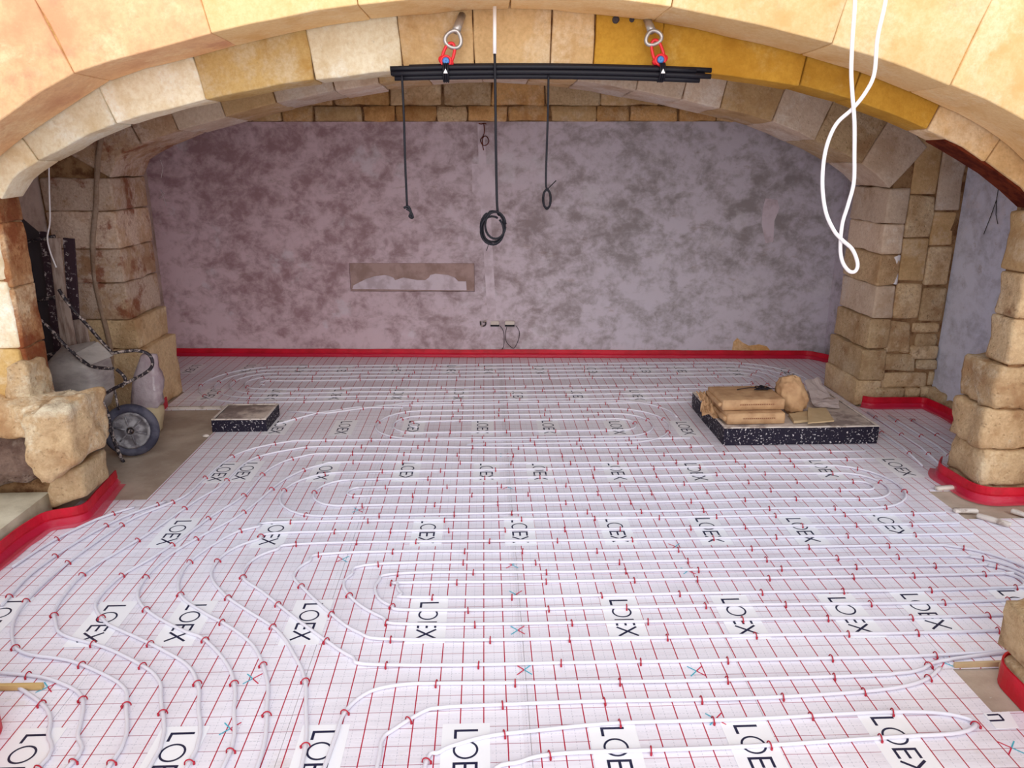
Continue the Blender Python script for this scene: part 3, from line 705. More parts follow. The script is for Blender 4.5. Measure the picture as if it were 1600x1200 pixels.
# middle-rear circuit
yc = rowd(663)
pm = W_(spiral(-.62, 1.2, yc, 0, 2))
yT = [rowd(y) for y in (690, 703, 715, 727)]
circuit([pm, W_([(-1.9, yT[0]+.85), (-1.5, yT[0]+.78), (-.8, yc+.62), (1.2, yc+.62)]+arcp(1.25, yc+.1, .52, math.pi/2, 0)), W_([(-1.9, yc+.05), (-1.6, yc+.35), (-1.25, yc+.5), (-.8, yc+.47)])], 'white heating pipe coiled in front of the black-edged block')
# middle circuit (centre right of the floor)
yc2 = rowd(768); P2 = []
for k, xl in enumerate((-.93, -1.02, -1.1)):
    P2.append(W_(loop(xl, 2.75-.05*k, yc2, .075+.15*k)))
circuit(P2, 'white heating pipe looped across the middle of the floor')
# front circuit: nested turns seen at left
rows = lambda y: rowd(y)
def row_to(y, x): return (x, rowd(y))
XRr = 3.1
yt = [rowd(v) for v in (915, 903, 886, 868, 850, 833, 817)]
def ends(yt_, yb_):
    a, b = rowd(yt_), rowd(yb_); r_ = (a-b)/2; c_ = (a+b)/2; x0 = 3.0-.6*r_
    A = arcp(x0, c_, r_, 0, math.pi/2, 5); B = arcp(x0, c_, r_, 0, -math.pi/2, 5)
    return A, B
F0 = [
 tr([(650,914),(622,916),(628,931),(650,937)], pre=ends(914, 937)[0]+[(2, rowd(914)), (1, rowd(914))], post=[(.6, rowd(937)), (2, rowd(937))]+ends(914, 937)[1][::-1]),
 tr([(640,899),(592,912),(590,935),(612,950),(650,957)], pre=ends(899, 957)[0]+[(2, rowd(899)), (.8, rowd(899))], post=[(.6, rowd(957)), (2, rowd(957))]+ends(899, 957)[1][::-1]),
 tr([(600,884),(548,902),(538,920),(560,946),(598,968),(640,979)], pre=ends(884, 980)[0]+[(2, rowd(884)), (.8, rowd(884))], post=[(.6, rowd(980)), (2, rowd(980))]+ends(884, 980)[1][::-1]),
 tr([(540,866),(482,880),(459,902),(476,923),(515,959),(560,991),(625,1003)], pre=ends(866, 1005)[0]+[(2, rowd(866)), (.8, rowd(866))], post=[(.6, rowd(1005)), (2, rowd(1005))]+ends(866, 1005)[1][::-1]),
 tr([(500,851),(430,862),(392,880),(380,905),(412,928),(465,970),(513,1006),(550,1030),(600,1043)], pre=[(XRr, rowd(849)), (.8, rowd(849))], post=[(.6, rowd(1042)), (2.2, rowd(1042)), (2.8, rowd(1030)), (3.2, rowd(1020))]),
 tr([(470,834),(402,846),(352,868),(330,901),(351,931),(383,953),(434,987),(462,1030),(476,1062),(479,1100),(470,1210)], pre=[(XRr, rowd(832)), (.8, rowd(832))], post=[(-.78, 1.6)]),
 tr([(460,818),(403,826),(361,838),(302,876),(280,908),(284,935),(319,959),(353,977),(383,998),(402,1020),(417,1062),(418,1100),(400,1210)], pre=[(XRr, rowd(815)), (.8, rowd(815))], post=[(-1.0, 1.6)])]
circuit([W_(p, .008) for p in F0], 'white heating pipe in nested turns across the front of the floor')
S0 = [
 tr([(560,724),(500,729),(447,750),(397,791),(366,813),(319,838),(271,866),(239,892),(217,923),(219,945),(243,965),(288,988),(320,1001),(352,1036),(366,1070),(366,1110),(345,1210)], pre=[(3.1, yT[3]), (.6, yT[3])], post=[(-1.25, 1.6)]),
 tr([(540,711),(470,716),(420,736),(381,777),(333,808),(290,840),(240,873),(210,890),(180,910),(150,947),(165,975),(187,987),(235,1008),(290,1040),(308,1070),(310,1105),(288,1210)], pre=[(3.1, yT[2]), (.6, yT[2])], post=[(-1.45, 1.6)]),
 tr([(530,700),(455,705),(390,722),(345,762),(305,786),(233,836),(186,864),(130,900),(90,950),(88,975),(100,996),(165,1015),(217,1040),(245,1062),(251,1095),(230,1210)], pre=[(1.9, yT[1]), (.6, yT[1])], post=[(-1.62, 1.6)]),
 tr([(520,690),(440,694),(370,712),(320,750),(285,780),(210,812),(150,850),(80,905),(30,960),(22,1005),(42,1025),(105,1035),(150,1052),(190,1075),(197,1105),(165,1210)], pre=[(1.75, yT[0]), (.6, yT[0])], post=[(-1.8, 1.6)]),
 tr([(260,786),(190,812),(120,850),(50,900),(5,950)]), tr([(210,795),(150,815),(80,850),(20,890)]),
 tr([(0,1055),(50,1060),(90,1070),(128,1094),(122,1150),(100,1210)], post=[(-2.0, 1.7)]),
 tr([(30,1080),(60,1100),(77,1120),(76,1150),(55,1210)], post=[(-2.08, 1.8)])]
circuit([W_(p, .008) for p in S0], 'white heating pipe running down the left side of the floor')
N0 = [
 tr([(505,1210),(525,1155),(541,1115),(576,1086),(625,1074),(700,1071)], pre=[(-.72, 1.6)], post=[(.6, rowd(1073)), (1.85, rowd(1071)), (2.15, 3.0), (2.6, 3.06), (3.2, 3.09)]),
 tr([(588,1210),(598,1160),(618,1142),(665,1114),(690,1109),(740,1106)], pre=[(-.5, 1.6)], post=[(.6, rowd(1103)), (1.3, rowd(1103)), (1.75, rowd(1096)), (1.98, 2.86), (2.12, 2.95)]),
 tr([(662,1210),(688,1178),(720,1165),(770,1153),(840,1146)], pre=[(-.3, 1.6)], post=[(.6, rowd(1138)), (1.2, rowd(1136)), (1.7, rowd(1132)), (1.95, rowd(1136)), (2.06, rowd(1152)), (1.96, rowd(1168)), (1.7, rowd(1172)), (1.2, rowd(1178)), (.6, rowd(1183)), (.25, rowd(1186)), (.12, 2.44), (0, 2.38), (-.1, 2.0)])]
circuit([W_(p, .006) for p in N0], 'white heating pipe in the nearest rows at the bottom')
S1 = []
for k in range(4):
    S1.append(W_([(3.46+.15*k, 6.75-.1*k), (3.46+.15*k, 5.75), (3.4+.15*k, 5.35)], .01))
S1.append(W_([(2.7, 6.9), (3.1, 6.97), (3.5, 6.75)], .01))
circuit(S1, 'white heating pipe in short runs by the right side bay')

# ------------------------------------------------------------------ red edge strips
def strip(path, h, label, skirt=.1, side=1, th=.009, closed=False, k=4):
    P = [Vector((x_, y_, 0)) for x_, y_ in path]
    Q = []
    for i, p in enumerate(P):      # rounded corners
        if i in (0, len(P)-1): Q.append(p); continue
        a, b = P[i-1], P[i+1]; r1 = min(.07, (p-a).length*.45); r2 = min(.07, (b-p).length*.45)
        s_, e_ = p+(a-p).normalized()*r1, p+(b-p).normalized()*r2
        for t_ in (0, .25, .5, .75, 1): Q.append(s_.lerp(p, t_).lerp(p.lerp(e_, t_), t_))
    D = [Q[0]]
    for a, b in zip(Q, Q[1:]):
        n = max(1, int((b-a).length/.12)); D += [a.lerp(b, i/n) for i in range(1, n+1)]
    mb = MB(); mf = MB(); N = len(D); vs = []; vf = []
    for i in range(N):
        t_ = (D[min(i+1, N-1)]-D[max(i-1, 0)]).normalized(); nr = Vector((-t_.y, t_.x, 0))*side
        w = .006*noise.noise(D[i]*4); hz = h*(1+.06*noise.noise(D[i]*2.3))
        b0 = D[i]+nr*w
        vs += [b0, b0+Vector((0,0,hz)), b0+nr*th+Vector((0,0,hz)), b0+nr*(th+.004)+Vector((0,0,hz*.55)), b0+nr*(th+.001)+Vector((0,0,hz*.5)), b0+nr*th]
        sk_ = skirt*(1+.3*noise.noise(D[i]*5)); 
        vf += [b0+nr*(th+.002)+Vector((0,0,hz*.45)), b0+nr*(th+.02)+Vector((0,0,.03+.01*noise.noise(D[i]*9))), b0+nr*(th+.3*sk_)+Vector((0,0,.012)), b0+nr*(th+sk_)+Vector((0,0,.007))]
    fs = []; ff = []
    for i in range(N-1):
        for q in range(6): fs.append((i*6+q, i*6+(q+1) % 6, (i+1)*6+(q+1) % 6, (i+1)*6+q))
        for q in range(3): ff.append((i*4+q, i*4+q+1, (i+1)*4+q+1, (i+1)*4+q))
    fs += [tuple(range(6)), tuple(range((N-1)*6, N*6))[::-1]]
    root = empty('edge_strip', (D[0].x, D[0].y, 0), label, 'edge strip', 'red edge insulation strips around the floor')
    o = MB(); o.add([v-D[0] for v in vs], fs); o.build('foam_band', M['red'], root, False)
    if skirt > 0:
        o = MB(); o.add([v-D[0] for v in vf], ff); o.build('film_skirt', M['film'], root, True)
    return root
strip([(XL+.02, ybw(XL)-.012), (3.9, ybw(3.9)-.012), (4.06, ybw(4.0)-.2), (4.06, 7.7)], .1, 'long straight red edge strip along the foot of the back wall', .03, -1)
strip([(XB1-.0, DB-.03), (XB1+.06, DB-.09), (XR-.12, DB-.09), (XR-.09, DB-.4), (XR-.09, 5.3)], .11, 'red edge strip bending round the rear right pier and side wall', .05, -1)
strip([(3.50, DA+TA+.1), (3.40, DA+TA-.02), (3.42, DA-.02), (3.50, DA-.09), (4.5, DA-.09)], .12, 'red edge strip wrapped round the foot of the right front pier', .055, -1)
a_, b_, c_, d_ = G(168, 772), G(160, 800), G(100, 806), G(0, 892)
strip([(a_.x, a_.y+.15), (-2.66, DA-.16), (-2.87, DA-.24), (-2.905, DA-.45), (-2.905, 2.9)], .125, 'red edge strip along the left ledge and boulder foot', .06, 1)
strip([(2.9, 2.95), (2.42, 2.95), (2.32, 2.86), (2.29, 1.2)], .11, 'pink-red edge strip at the near right pier', .12, 1)
strip([(-2.9, 2.80), (-2.12, 2.80), (-2.03, 2.70), (-2.03, 1.2)], .13, 'pink-red edge strip in the lower left corner', .1, -1)
strip([(G(256,641).x, yl1+.12), (G(256,641).x+.01, yl1-.06)], .1, 'short red strip end behind the wheelbarrow', .02, -1)

# white foam edge under sheet edge by left block, plus bits at right pier
mb = MB(); p0, p1 = G(262, 641), G(345, 646); mb.box((p0.x, p0.y-.0, 0), (p1.x+.1, p0.y+.03, .03)); o = mb.build('sheet_edge', M['rim'], floor); o['label'] = 'raised white edge of the sheet beside the bare concrete'
for i, (a, b, ln, an, lab) in enumerate([(1478, 766, .17, 8, 'small white foam offcut at the back of the right pier notch'), (1508, 802, .16, -4, 'white foam offcut lying in front of the red strip'), (1552, 817, .2, -50, 'slanting white foam offcut beside the right front pier'), (1600, 808, .16, -50, 'white foam offcut cut by the right picture edge')]):
    p = G(a, b); r_ = empty('foam_offcut', (p.x, p.y, .0), lab, 'offcut', 'foam offcuts by the right front pier', R(an))
    vs, fs = rough(bx8(-ln/2, ln/2, -.022, .022, .006, .034), res=.04, r=.008, amp=.004)
    link('offcut_piece', mesh(vs, fs, 'oc', True, False), M['rim'], r_)
def batten(a, b, y, th, lab, mat):
    p0, p1 = G(a[0], a[1]), G(b[0], b[1]); c = (p0+p1)/2; ln = (p1-p0).length/2; an = math.atan2(p1.y-p0.y, p1.x-p0.x)
    vs, fs = rough(bx8(-ln, ln, -th, th, .004, .03), res=.1, r=.003, amp=.0015)
    o = link('timber_batten', mesh(vs, fs, 'bt', False, False), mat); o.location = (c.x, c.y, .0); o.rotation_euler = (0, 0, an)
    tag(o, lab, 'batten')
batten((-60,1080), (68,1077), 0, .012, 'pale timber batten at the left edge pointing at a cutting mark', M['batten'])
batten((1490,1044), (1592,1040), 0, .008, 'brown timber batten at the near right pier', M['board'])

# ------------------------------------------------------------------ black-edged concrete pads
def pad(x0, x1, y0, y1, h, label, skew=0):
    r_ = empty('concrete_pad', ((x0+x1)/2, y0, 0), label, 'concrete pad')
    ox, oy = (x0+x1)/2, y0; e = .022
    def b8(a, b, c, d, z0, z1): return bx8(a-ox, b-ox, c-oy, d-oy, z0, z1)
    vs, fs = rough(b8(x0+e, x1-e, y0+e, y1-e, .004, h-.008), res=.15, r=.006, amp=.006); link('concrete_core', mesh(vs, fs, 'cc', True, False), M['pad'], r_)
    for a, b, c, d in ((x0, x1, y0, y0+e-.002), (x0, x1, y1-e+.002, y1), (x0, x0+e-.002, y0+e, y1-e), (x1-e+.002, x1, y0+e, y1-e)):
        vs, fs = rough(b8(a, b, c, d, .004, h-.012), res=.2, r=.003, amp=.003, nmax=8); link('edge_board', mesh(vs, fs, 'eb', False, False), M['bitumen'], r_)
        vs, fs = rough(b8(a, b, c, d, h-.011, h), res=.08, r=.003, amp=.003, nmax=14); link('rim', mesh(vs, fs, 'rm', False, False), M['rim'], r_)
    return r_
q0, q1 = G(1130, 697), G(1365, 690); qb = G(1070, 640)
PH = zat(1130, 668, q0.y)
ytop = G(1068, 612, PH).y
pad(q0.x, q1.x, q0.y, ytop, PH, 'large low concrete pad with white-splashed black edge boards, holding the paper packs')
l0, l1 = G(332, 676), G(418, 674); LH = zat(332, 655, l0.y); ylt = G(436, 630, LH).y
pad(l0.x, l1.x, l0.y, ylt, LH, 'small low concrete pad with white-splashed black edge boards at left')
# things on the large pad
def onpad(px, py): return G(px, py, PH)
def pack(px0, px1, py, z0, z1, dep, lab, dx=0):
    a, b = G(px0, py, z0), G(px1, py, z0); cx = (a.x+b.x)/2; w = (b.x-a.x)/2
    r_ = empty('paper_pack', (cx+dx, a.y, z0), lab, 'pack', 'brown paper packs on the black-edged pad', R(1.5))
    vs, fs = rough(bx8(-w, w, 0, dep, .002, z1-z0), res=.05, r=.012, amp=.003, nmax=12, fr=7); link('wrapped_body', mesh(vs, fs, 'pk', True, False), M['kraft'], r_)
    vs, fs = rough(bx8(-w-.028, -w+.01, .02, dep-.03, .03, (z1-z0)-.03), res=.03, r=.008, amp=.012, fr=16); link('folded_end', mesh(vs, fs, 'fe', True, False), M['kraft'], r_)
    mb = MB()      # a faint stamped line of print on the front
    for i in range(16):
        x_ = -w*.45+i*w*.07; mb.box((x_, -.0065, (z1-z0)*.52), (x_+w*.04, -.004, (z1-z0)*.62))
    mb.build('stamped_print', M['printink'], r_)
    return r_
yb0 = 665; h1 = .098
pk = pack(1135, 1228, 664, PH, PH+h1, .42, 'lower brown paper pack of the stack of two')
pack(1128, 1228, 642, PH+h1+.003, PH+2*h1, .42, 'upper brown paper pack of the stack of two')
# rounded sack standing beside the packs
def blob(name, c, s, mat, parent=None, n=16, amp=.02, rot=0, tilt=0, fr=6, sq=1.0):
    vs, fs = [], []
    from mathutils import Matrix
    Mx = Matrix.Rotation(rot, 3, 'Z') @ Matrix.Rotation(tilt, 3, 'Y')
    SEED[0] += 1
    for i in range(n+1):
        th = math.pi*i/n
        for k in range(2*n):
            ph = math.pi*k/n; d = Vector((math.sin(th)*math.cos(ph), math.sin(th)*math.sin(ph), math.cos(th)))
            p = Vector([math.copysign(abs(d[q])**sq, d[q])*s[q] for q in range(3)]); p *= 1+amp/max(s)*2.2*noise.fractal(d*fr*.4+Vector((SEED[0], 0, 0)), 1, 2, 4)
            vs.append(Mx @ p)
    m = 2*n
    for i in range(n):
        for k in range(m): fs.append((i*m+k, (i+1)*m+k, (i+1)*m+(k+1) % m, i*m+(k+1) % m))
    o = link(name, mesh(vs, fs, name, True, True), mat, parent); o.location = c; return o
p = onpad(1243, 652)
o = blob('paper_sack', (p.x, p.y+.14, PH+.166), (.12, .12, .165), M['kraft'], n=20, amp=.012, tilt=R(-24), sq=.8, fr=8); tag(o, 'rounded brown paper sack leaning on the right of the packs', 'sack')
mb = MB()
for k in range(5): mb.tube(smooth([Vector((-.03+.015*k, -.02, .13)), Vector((-.05+.02*k, -.03, .165+.01*(k % 2))), Vector((-.09+.01*k, -.02+.01*k, .15-.02*(k % 3)))], 4), .005, 5)
mb.build('twisted_neck', M['kraft'], o, True)
# flat board offcuts and papers
def sheet_thing(name, q, z, th, mat, lab, cat, grp=None, bend=.0, n=6):
    P = [G(a, b, z) for a, b in q]; c = sum(P, Vector())/4; vs = []; fs = []
    for s_ in (1, 0):
        for i in range(n+1):
            for j in range(n+1):
                p_ = P[0].lerp(P[1], i/n).lerp(P[3].lerp(P[2], i/n), j/n)-c; p_.z = .002+th*s_+bend*(.5+.5*noise.noise(Vector((i*.55, j*.6, z*7+len(lab)))))
                vs.append(p_)
    m = (n+1)**2
    for i in range(n):
        for j in range(n):
            a = i*(n+1)+j; fs.append((a, a+1, a+n+2, a+n+1)); fs.append((m+a, m+a+n+1, m+a+n+2, m+a+1))
    for i in range(n):
        for a, b in ((i, i+1), (n*(n+1)+i, n*(n+1)+i+1), (i*(n+1), (i+1)*(n+1)), (i*(n+1)+n, (i+1)*(n+1)+n)): fs.append((a, b, b+m, a+m))
    o = link(name, mesh(vs, fs, name, False, True), mat); o.location = (c.x, c.y, z); return tag(o, lab, cat, grp)
sheet_thing('board_offcut', [(1232,651),(1284,644),(1292,658),(1240,663)], PH, .022, M['board'], 'pale beige board offcut lying flat beside the sack', 'board offcut', bend=.012)
sheet_thing('board_offcut', [(1262,640),(1290,641),(1303,660),(1262,664)], PH+.03, .012, M['board'], 'second beige board offcut lying across the first one', 'board offcut', bend=.012)
def crumple(q, Y0, mat, lab, name='crumpled_paper', z0=PH, amp=.03, n=10):
    vs = []; fs = []; L = len(lab)
    P = [Vector(v) for v in q]; c = sum(P, Vector())/4; c.z = z0
    for s_ in (0, 1):
        for i in range(n+1):
            for j in range(n+1):
                p_ = P[0].lerp(P[1], i/n).lerp(P[3].lerp(P[2], i/n), j/n)
                e_ = noise.cell(Vector((i*.9+L, j*.9, 1)))*amp*.6; v = noise.noise_vector(p_*11+Vector((L, 0, 0)))*amp + Vector((0, 0, e_))
                p_ = p_+v; p_.z = max(p_.z, z0+.004)+s_*.003; vs.append(p_-c)
    m = (n+1)**2
    for i in range(n):
        for j in range(n):
            a = i*(n+1)+j; fs.append((a, a+1, a+n+2, a+n+1)); fs.append((m+a, m+a+n+1, m+a+n+2, m+a+1))
    for i in range(n):
        for a, b in ((i, i+1), (n*(n+1)+i, n*(n+1)+i+1), (i*(n+1), (i+1)*(n+1)), (i*(n+1)+n, (i+1)*(n+1)+n)): fs.append((a, b, b+m, a+m))
    o = link(name, mesh(vs, fs, name, False, True), mat); o.location = c; return tag(o, lab, 'paper', 'loose papers on the pad')
a, b = onpad(1092, 642), onpad(1122, 655)
crumple([(a.x, a.y+.05, PH+.12), (b.x, a.y+.1, PH+.13), (b.x-.01, b.y+.02, PH+.01), (a.x, b.y+.05, PH+.02)], 0, M['kraft'], 'crumpled brown paper at the left end of the packs', amp=.045)
a = onpad(1262, 628); 
crumple([(a.x, a.y+.1, PH+.16), (a.x+.17, a.y+.2, PH+.18), (a.x+.22, a.y+.02, PH+.03), (a.x+.03, a.y-.02, PH+.01)], 0, M['paper'], 'tilted grey sheet of paper behind the sack', 'paper_sheet', amp=.012, n=6)
a = onpad(1268, 634)
crumple([(a.x, a.y+.03, PH+.05), (a.x+.25, a.y+.05, PH+.05), (a.x+.22, a.y-.09, PH+.01), (a.x+.0, a.y-.08, PH+.01)], 0, M['paper'], 'flat rumpled grey paper on the pad right of the sack', 'paper_sheet', amp=.016, n=6)
mb = MB(); c = G(1190, 608, PH+2*h1+.01)
pts = [Vector((.09*math.sin(k*2.3)*(.6+.4*math.sin(k)), .05*math.cos(k*1.7), .02+.018*math.sin(k*3.1))) for k in range(16)]
mb.tube(smooth(pts, 5), .0045, 5); mb.tube(smooth([Vector((-.22, 0, .006)), Vector((-.1, .01, .02)), Vector((.1, 0, .012)), Vector((.2, .02, .006))], 5), .004, 5)
o = mb.build('wire_tangle', M['black'], None, True); o.location = (c.x, pk.location.y+.34, PH+2*h1+.003); tag(o, 'tangle of thin black wire on top of the upper paper pack', 'wire')

# ------------------------------------------------------------------ hanging tackle on the front arch
YF = DA-.05
hang = []
def rodpts(yoff, zoff, x0, x1, n=16):
    out = []
    for i in range(n+1):
        px = x0+(x1-x0)*i/n; u = (px-860)/250.0; py = 112+5.0*u*u+(px-860)*.008
        p_ = PY(px, py, YF-.05); out.append(Vector((p_.x, p_.y+yoff, p_.z+zoff)))
    return out
bun = empty('bar_bundle', PY(860, 112, YF-.05), 'long bundle of black plastic pipes hanging under the two red shackles', 'pipe bundle')
for i, (yo, zo, a, b) in enumerate([(-.03, .022, 611, 1085), (-.01, .03, 640, 1110), (.012, .022, 625, 1095), (-.034, -.006, 614, 1108), (-.008, .002, 611, 1100), (.016, -.004, 620, 1080), (-.02, -.028, 617, 1092), (.006, -.026, 640, 1090)]):
    mb = MB(); mb.tube([v-bun.location for v in rodpts(yo, zo, a, b)], .0145, 9); mb.build('pipe', M['black'], bun, True)
for px in (697, 1032):
    mb = MB(); c = PY(px, 113, YF-.05)-bun.location; L = [c+Vector((0, .055*math.cos(a), .052*math.sin(a))) for a in [2*math.pi*k/14 for k in range(14)]]
    for dx in (-.012, 0, .012): mb.tube([v+Vector((dx, -.008, 0)) for v in L], .006, 5, True)
    o = mb.build('sling_band', M['black'], bun, True)
    mb = MB(); q = c+Vector((0, -.07, .0)); mb.add([q+Vector((-.012, 0, -.012)), q+Vector((.012, 0, -.012)), q+Vector((0, 0, .012)), q+Vector((-.012, .006, -.012)), q+Vector((.012, .006, -.012)), q+Vector((0, .006, .012))], [(0,1,2),(5,4,3),(0,3,4,1),(1,4,5,2),(2,5,3,0)])
    mb.build('white_tag', M['wcable'], bun)
def tackle(sock, eye, pin, lab):
    base = PY(eye[0], eye[1], YF-.06)
    r_ = empty('lifting_shackle', base, lab, 'shackle', 'red shackles on the front arch')
    P = lambda a, b, y=0: PY(a, b, YF-.06+y)-base
    s0, s1 = P(*sock[0], .1), P(*sock[1]); mb = MB(); mb.tube([s0, s1], [.022, .025], 10); mb.build('swaged_socket', M['zinc'], r_, True)
    e0, e1 = P(*eye), P(*eye); ax = (P(*pin)-s1).normalized(); L_ = (P(eye[0], eye[1])-s1).length*2
    side = ax.cross(Vector((0, 1, 0))).normalized(); mb = MB(); pts = []
    for k in range(20):
        a = 2*math.pi*k/20; w = .04*(.45+.55*(1-math.cos(a))/2)
        pts.append(s1+ax*(L_*.5*(1-math.cos(a))) + side*math.sin(a)*.048*(.5+.5*(1-math.cos(a))/2+.2))
    mb.tube(pts, .012, 7, True); mb.build('cable_eye', M['zinc'], r_, True)
    bot = s1+ax*L_; pn = P(*pin); mb = MB()
    U_ = [pn+side*.026, pn.lerp(bot, .5)+side*.03, bot-ax*.004+side*.022, bot-ax*.022, bot-ax*.004-side*.022, pn.lerp(bot, .5)-side*.03, pn-side*.026]
    mb.tube(smooth(U_, 4), .0095, 7)
    for sg in (1, -1): mb.tube([pn+side*.026*sg+Vector((0,-.014,0)), pn+side*.026*sg+Vector((0,.014,0))], .02, 10)
    mb.build('bow', M['shred'], r_, True)
    mb = MB(); lathe(mb, [(.0001, -.03), (.017, -.03), (.02, -.024), (.02, .03), (.0001, .03)], pn, (0, 1, 0), 14); mb.build('pin', M['blue'], r_, True)
    mb = MB(); lathe(mb, [(.021, -.02), (.034, -.02), (.034, .02), (.021, .02)], pn, (0, 1, 0), 14); mb.tube([pn+Vector((0,0,-.03)), pn+Vector((0,0,-.07))], .014, 8)
    mb.build('pin_collar', M['shred'], r_, True)
tackle([(722,24),(713,48)], (707,60), (697,96), 'left red shackle with blue pin on a steel cable eye')
tackle([(1010,28),(1018,48)], (1022,58), (1031,94), 'right red shackle with blue pin on a steel cable eye')
# hooks holes in the arch face
mb = MB()
for a, b, r0 in ((962, 31, .02), (987, 31, .014)): lathe(mb, [(.0001, -.012), (r0, -.012), (r0*1.1, .01), (.0001, .01)], PY(a, b, DA-.004), (0, 1, 0), 12)
mb.build('drill_hole', M['slate'], wA, True)

def cord(name, pts, r, mat, lab, cat, grp=None, n=6, extra=None, k=6):
    base = Vector(pts[-1]); r_ = empty(name, base, lab, cat, grp)
    mb = MB(); mb.tube([v-base for v in smooth(pts, k)], r, n); mb.build('cord', mat, r_, True)
    return r_, base
YH = DA+.05
# middle black cable with white sleeve and coil
Yc = DA-.16
r_, bse = cord('hanging_cable', [PY(773, 84, Yc), PY(774, 150, Yc), PY(775, 240, Yc), PY(777, 325, Yc), PY(782, 336, Yc)], .0085, M['black'], 'middle hanging black cable ending in a round coil', 'cable', 'black cables hanging from the arch')
mb = MB(); mb.tube([PY(773, 10, Yc)-bse, PY(773, 84, Yc)-bse], .0105, 8); o = mb.build('white_sleeve', M['wcable'], r_, True); o['label'] = 'white sleeve on the upper end'
mb = MB()
for i, (cx_, cy_, rx, ry, ph) in enumerate([(770, 354, 19, 24, 0), (771, 356, 17, 26, .4), (769, 360, 18, 22, 1.0), (774, 352, 16, 21, 2.0)]):
    a0 = -.3+ph; L = [PY(cx_+rx*math.sin(a), cy_-ry*math.cos(a), Yc-.012*i+.008*math.sin(a*2))-bse for a in [a0+(2*math.pi-.2)*k/22 for k in range(23)]]
    mb.tube(L, .0072, 6)
mb.tube([PY(765, 376, Yc)-bse, PY(760, 392, Yc)-bse], .002, 4); mb.build('coil', M['black'], r_, True)
# left cable with knot
r_, bse = cord('hanging_cable', [PY(628, 118, Yc+.02), PY(631, 180, Yc+.02), PY(633, 250, Yc+.02), PY(636, 322, Yc+.02)], .0072, M['black'], 'left hanging black cable ending in a small knot', 'cable', 'black cables hanging from the arch')
mb = MB(); mb.tube(smooth([PY(a, b, Yc+.02)-bse for a, b in ((631,325),(638,323),(642,332),(640,338),(645,340),(641,330),(635,326))], 4), .0085, 6); mb.build('knot', M['black'], r_, True)
# right cable with loop
r_, bse = cord('hanging_cable', [PY(857, 118, Yc+.02), PY(856, 180, Yc+.02), PY(854, 240, Yc+.02), PY(853, 285, Yc+.02), PY(855, 296, Yc+.02)], .0068, M['black'], 'right hanging black cable ending in a narrow oval loop', 'cable', 'black cables hanging from the arch')
mb = MB()
for i, (rx, ry) in enumerate(((6.5, 15), (5.2, 16), (6, 13.5))):
    mb.tube([PY(854.5+rx*math.sin(a), 311-ry*math.cos(a), Yc+.02-.008*i)-bse for a in [2*math.pi*k/18 for k in range(18)]], .0052, 5, True)
mb.tube([PY(855, 296, Yc+.02)-bse, PY(862, 289, Yc+.02)-bse, PY(869, 282, Yc+.02)-bse], .003, 5); mb.build('loop', M['black'], r_, True)
# big white cable near the outer wall
Yw = DO-.13
wp = [(1335,-60),(1336,0),(1332,60),(1330,110),(1332,150),(1335,190),(1335,240),(1334,285),(1325,320),(1316,350),(1313,385),(1316,408),(1326,423),(1336,424),(1340,412),(1332,390),(1316,375),(1303,360),(1290,330),(1285,285),(1290,235),(1306,195),(1332,170),(1352,145),(1366,115),(1371,60),(1383,5),(1392,-60)]
P = [PY(a, b, Yw-.02*math.sin(i*.55)) for i, (a, b) in enumerate(wp)]
r_ = empty('white_cable', P[12], 'thick white cable hanging in a long twisted loop in front of the arch', 'cable')
mb = MB(); mb.tube([v-P[12] for v in smooth(P, 6)], .0105, 10); mb.build('sheath', M['wcable'], r_, True)

# wires and boxes on the back wall
def box_on_wall(px0, py0, px1, py1, lab, wires):
    a, b = bw(px0, py0), bw(px1, py1); c = (a+b)/2
    r_ = empty('socket_box', c, lab, 'socket box', 'small boxes low on the back wall')
    f = [Vector((a.x, ybw(a.x), a.z)), Vector((b.x, ybw(b.x), a.z)), Vector((b.x, ybw(b.x), b.z)), Vector((a.x, ybw(a.x), b.z))]
    vs, fs = rough([v+bn*.03-c for v in f]+[v-bn*.02-c for v in f], res=.05, r=.004, amp=.001); link('box', mesh(vs, fs, 'sb', False, False), M['rim'], r_)
    f = [Vector((a.x, ybw(a.x), b.z)), Vector((b.x, ybw(b.x), b.z)), Vector((b.x, ybw(b.x), b.z-.02)), Vector((a.x, ybw(a.x), b.z-.02))]
    mb = MB(); mb.hexa([v+bn*.025-c for v in f]+[v-bn*.01-c for v in f]); mb.build('open_slot', M['black'], r_)
    mb = MB()
    for w in wires: mb.tube(smooth([bw(p_, q_)+bn*.03-c for p_, q_ in w], 5), .0035, 5)
    mb.build('wire', M['black'], r_, True)
box_on_wall(766.5, 501, 780, 507, 'left white socket box with a wire hanging to the floor', [[(781,508),(786,515),(788,525),(787,540),(784,545)]])
box_on_wall(789, 501, 804, 507, 'right white socket box with a looping wire', [[(806,508),(811,516),(811,526),(808,535),(803,543),(797,540),(791,532),(790,520),(792,510)]])
c = bw(755, 505); mb = MB()
mb.tube(smooth([bw(a, b)+bn*.02-c for a, b in ((751,501),(752,508),(758,508),(759,501),(755,503))], 4), .009, 5); o = mb.build('wire_stub', M['splash'], None, True); o.location = c; tag(o, 'short bent wire stub left of the two socket boxes', 'wire')
c = bw(756, 195); mb = MB()
mb.tube(smooth([bw(a, b)+bn*.02-c for a, b in ((748,193),(752,194),(757,193),(760,194))], 4), .006, 5)
mb.tube(smooth([bw(a, b)+bn*.03-c for a, b in ((756,193),(757,205),(755,213),(751,219),(755,227),(761,226),(764,220),(760,213),(755,215),(754,225),(756,235))], 4), .0055, 5)
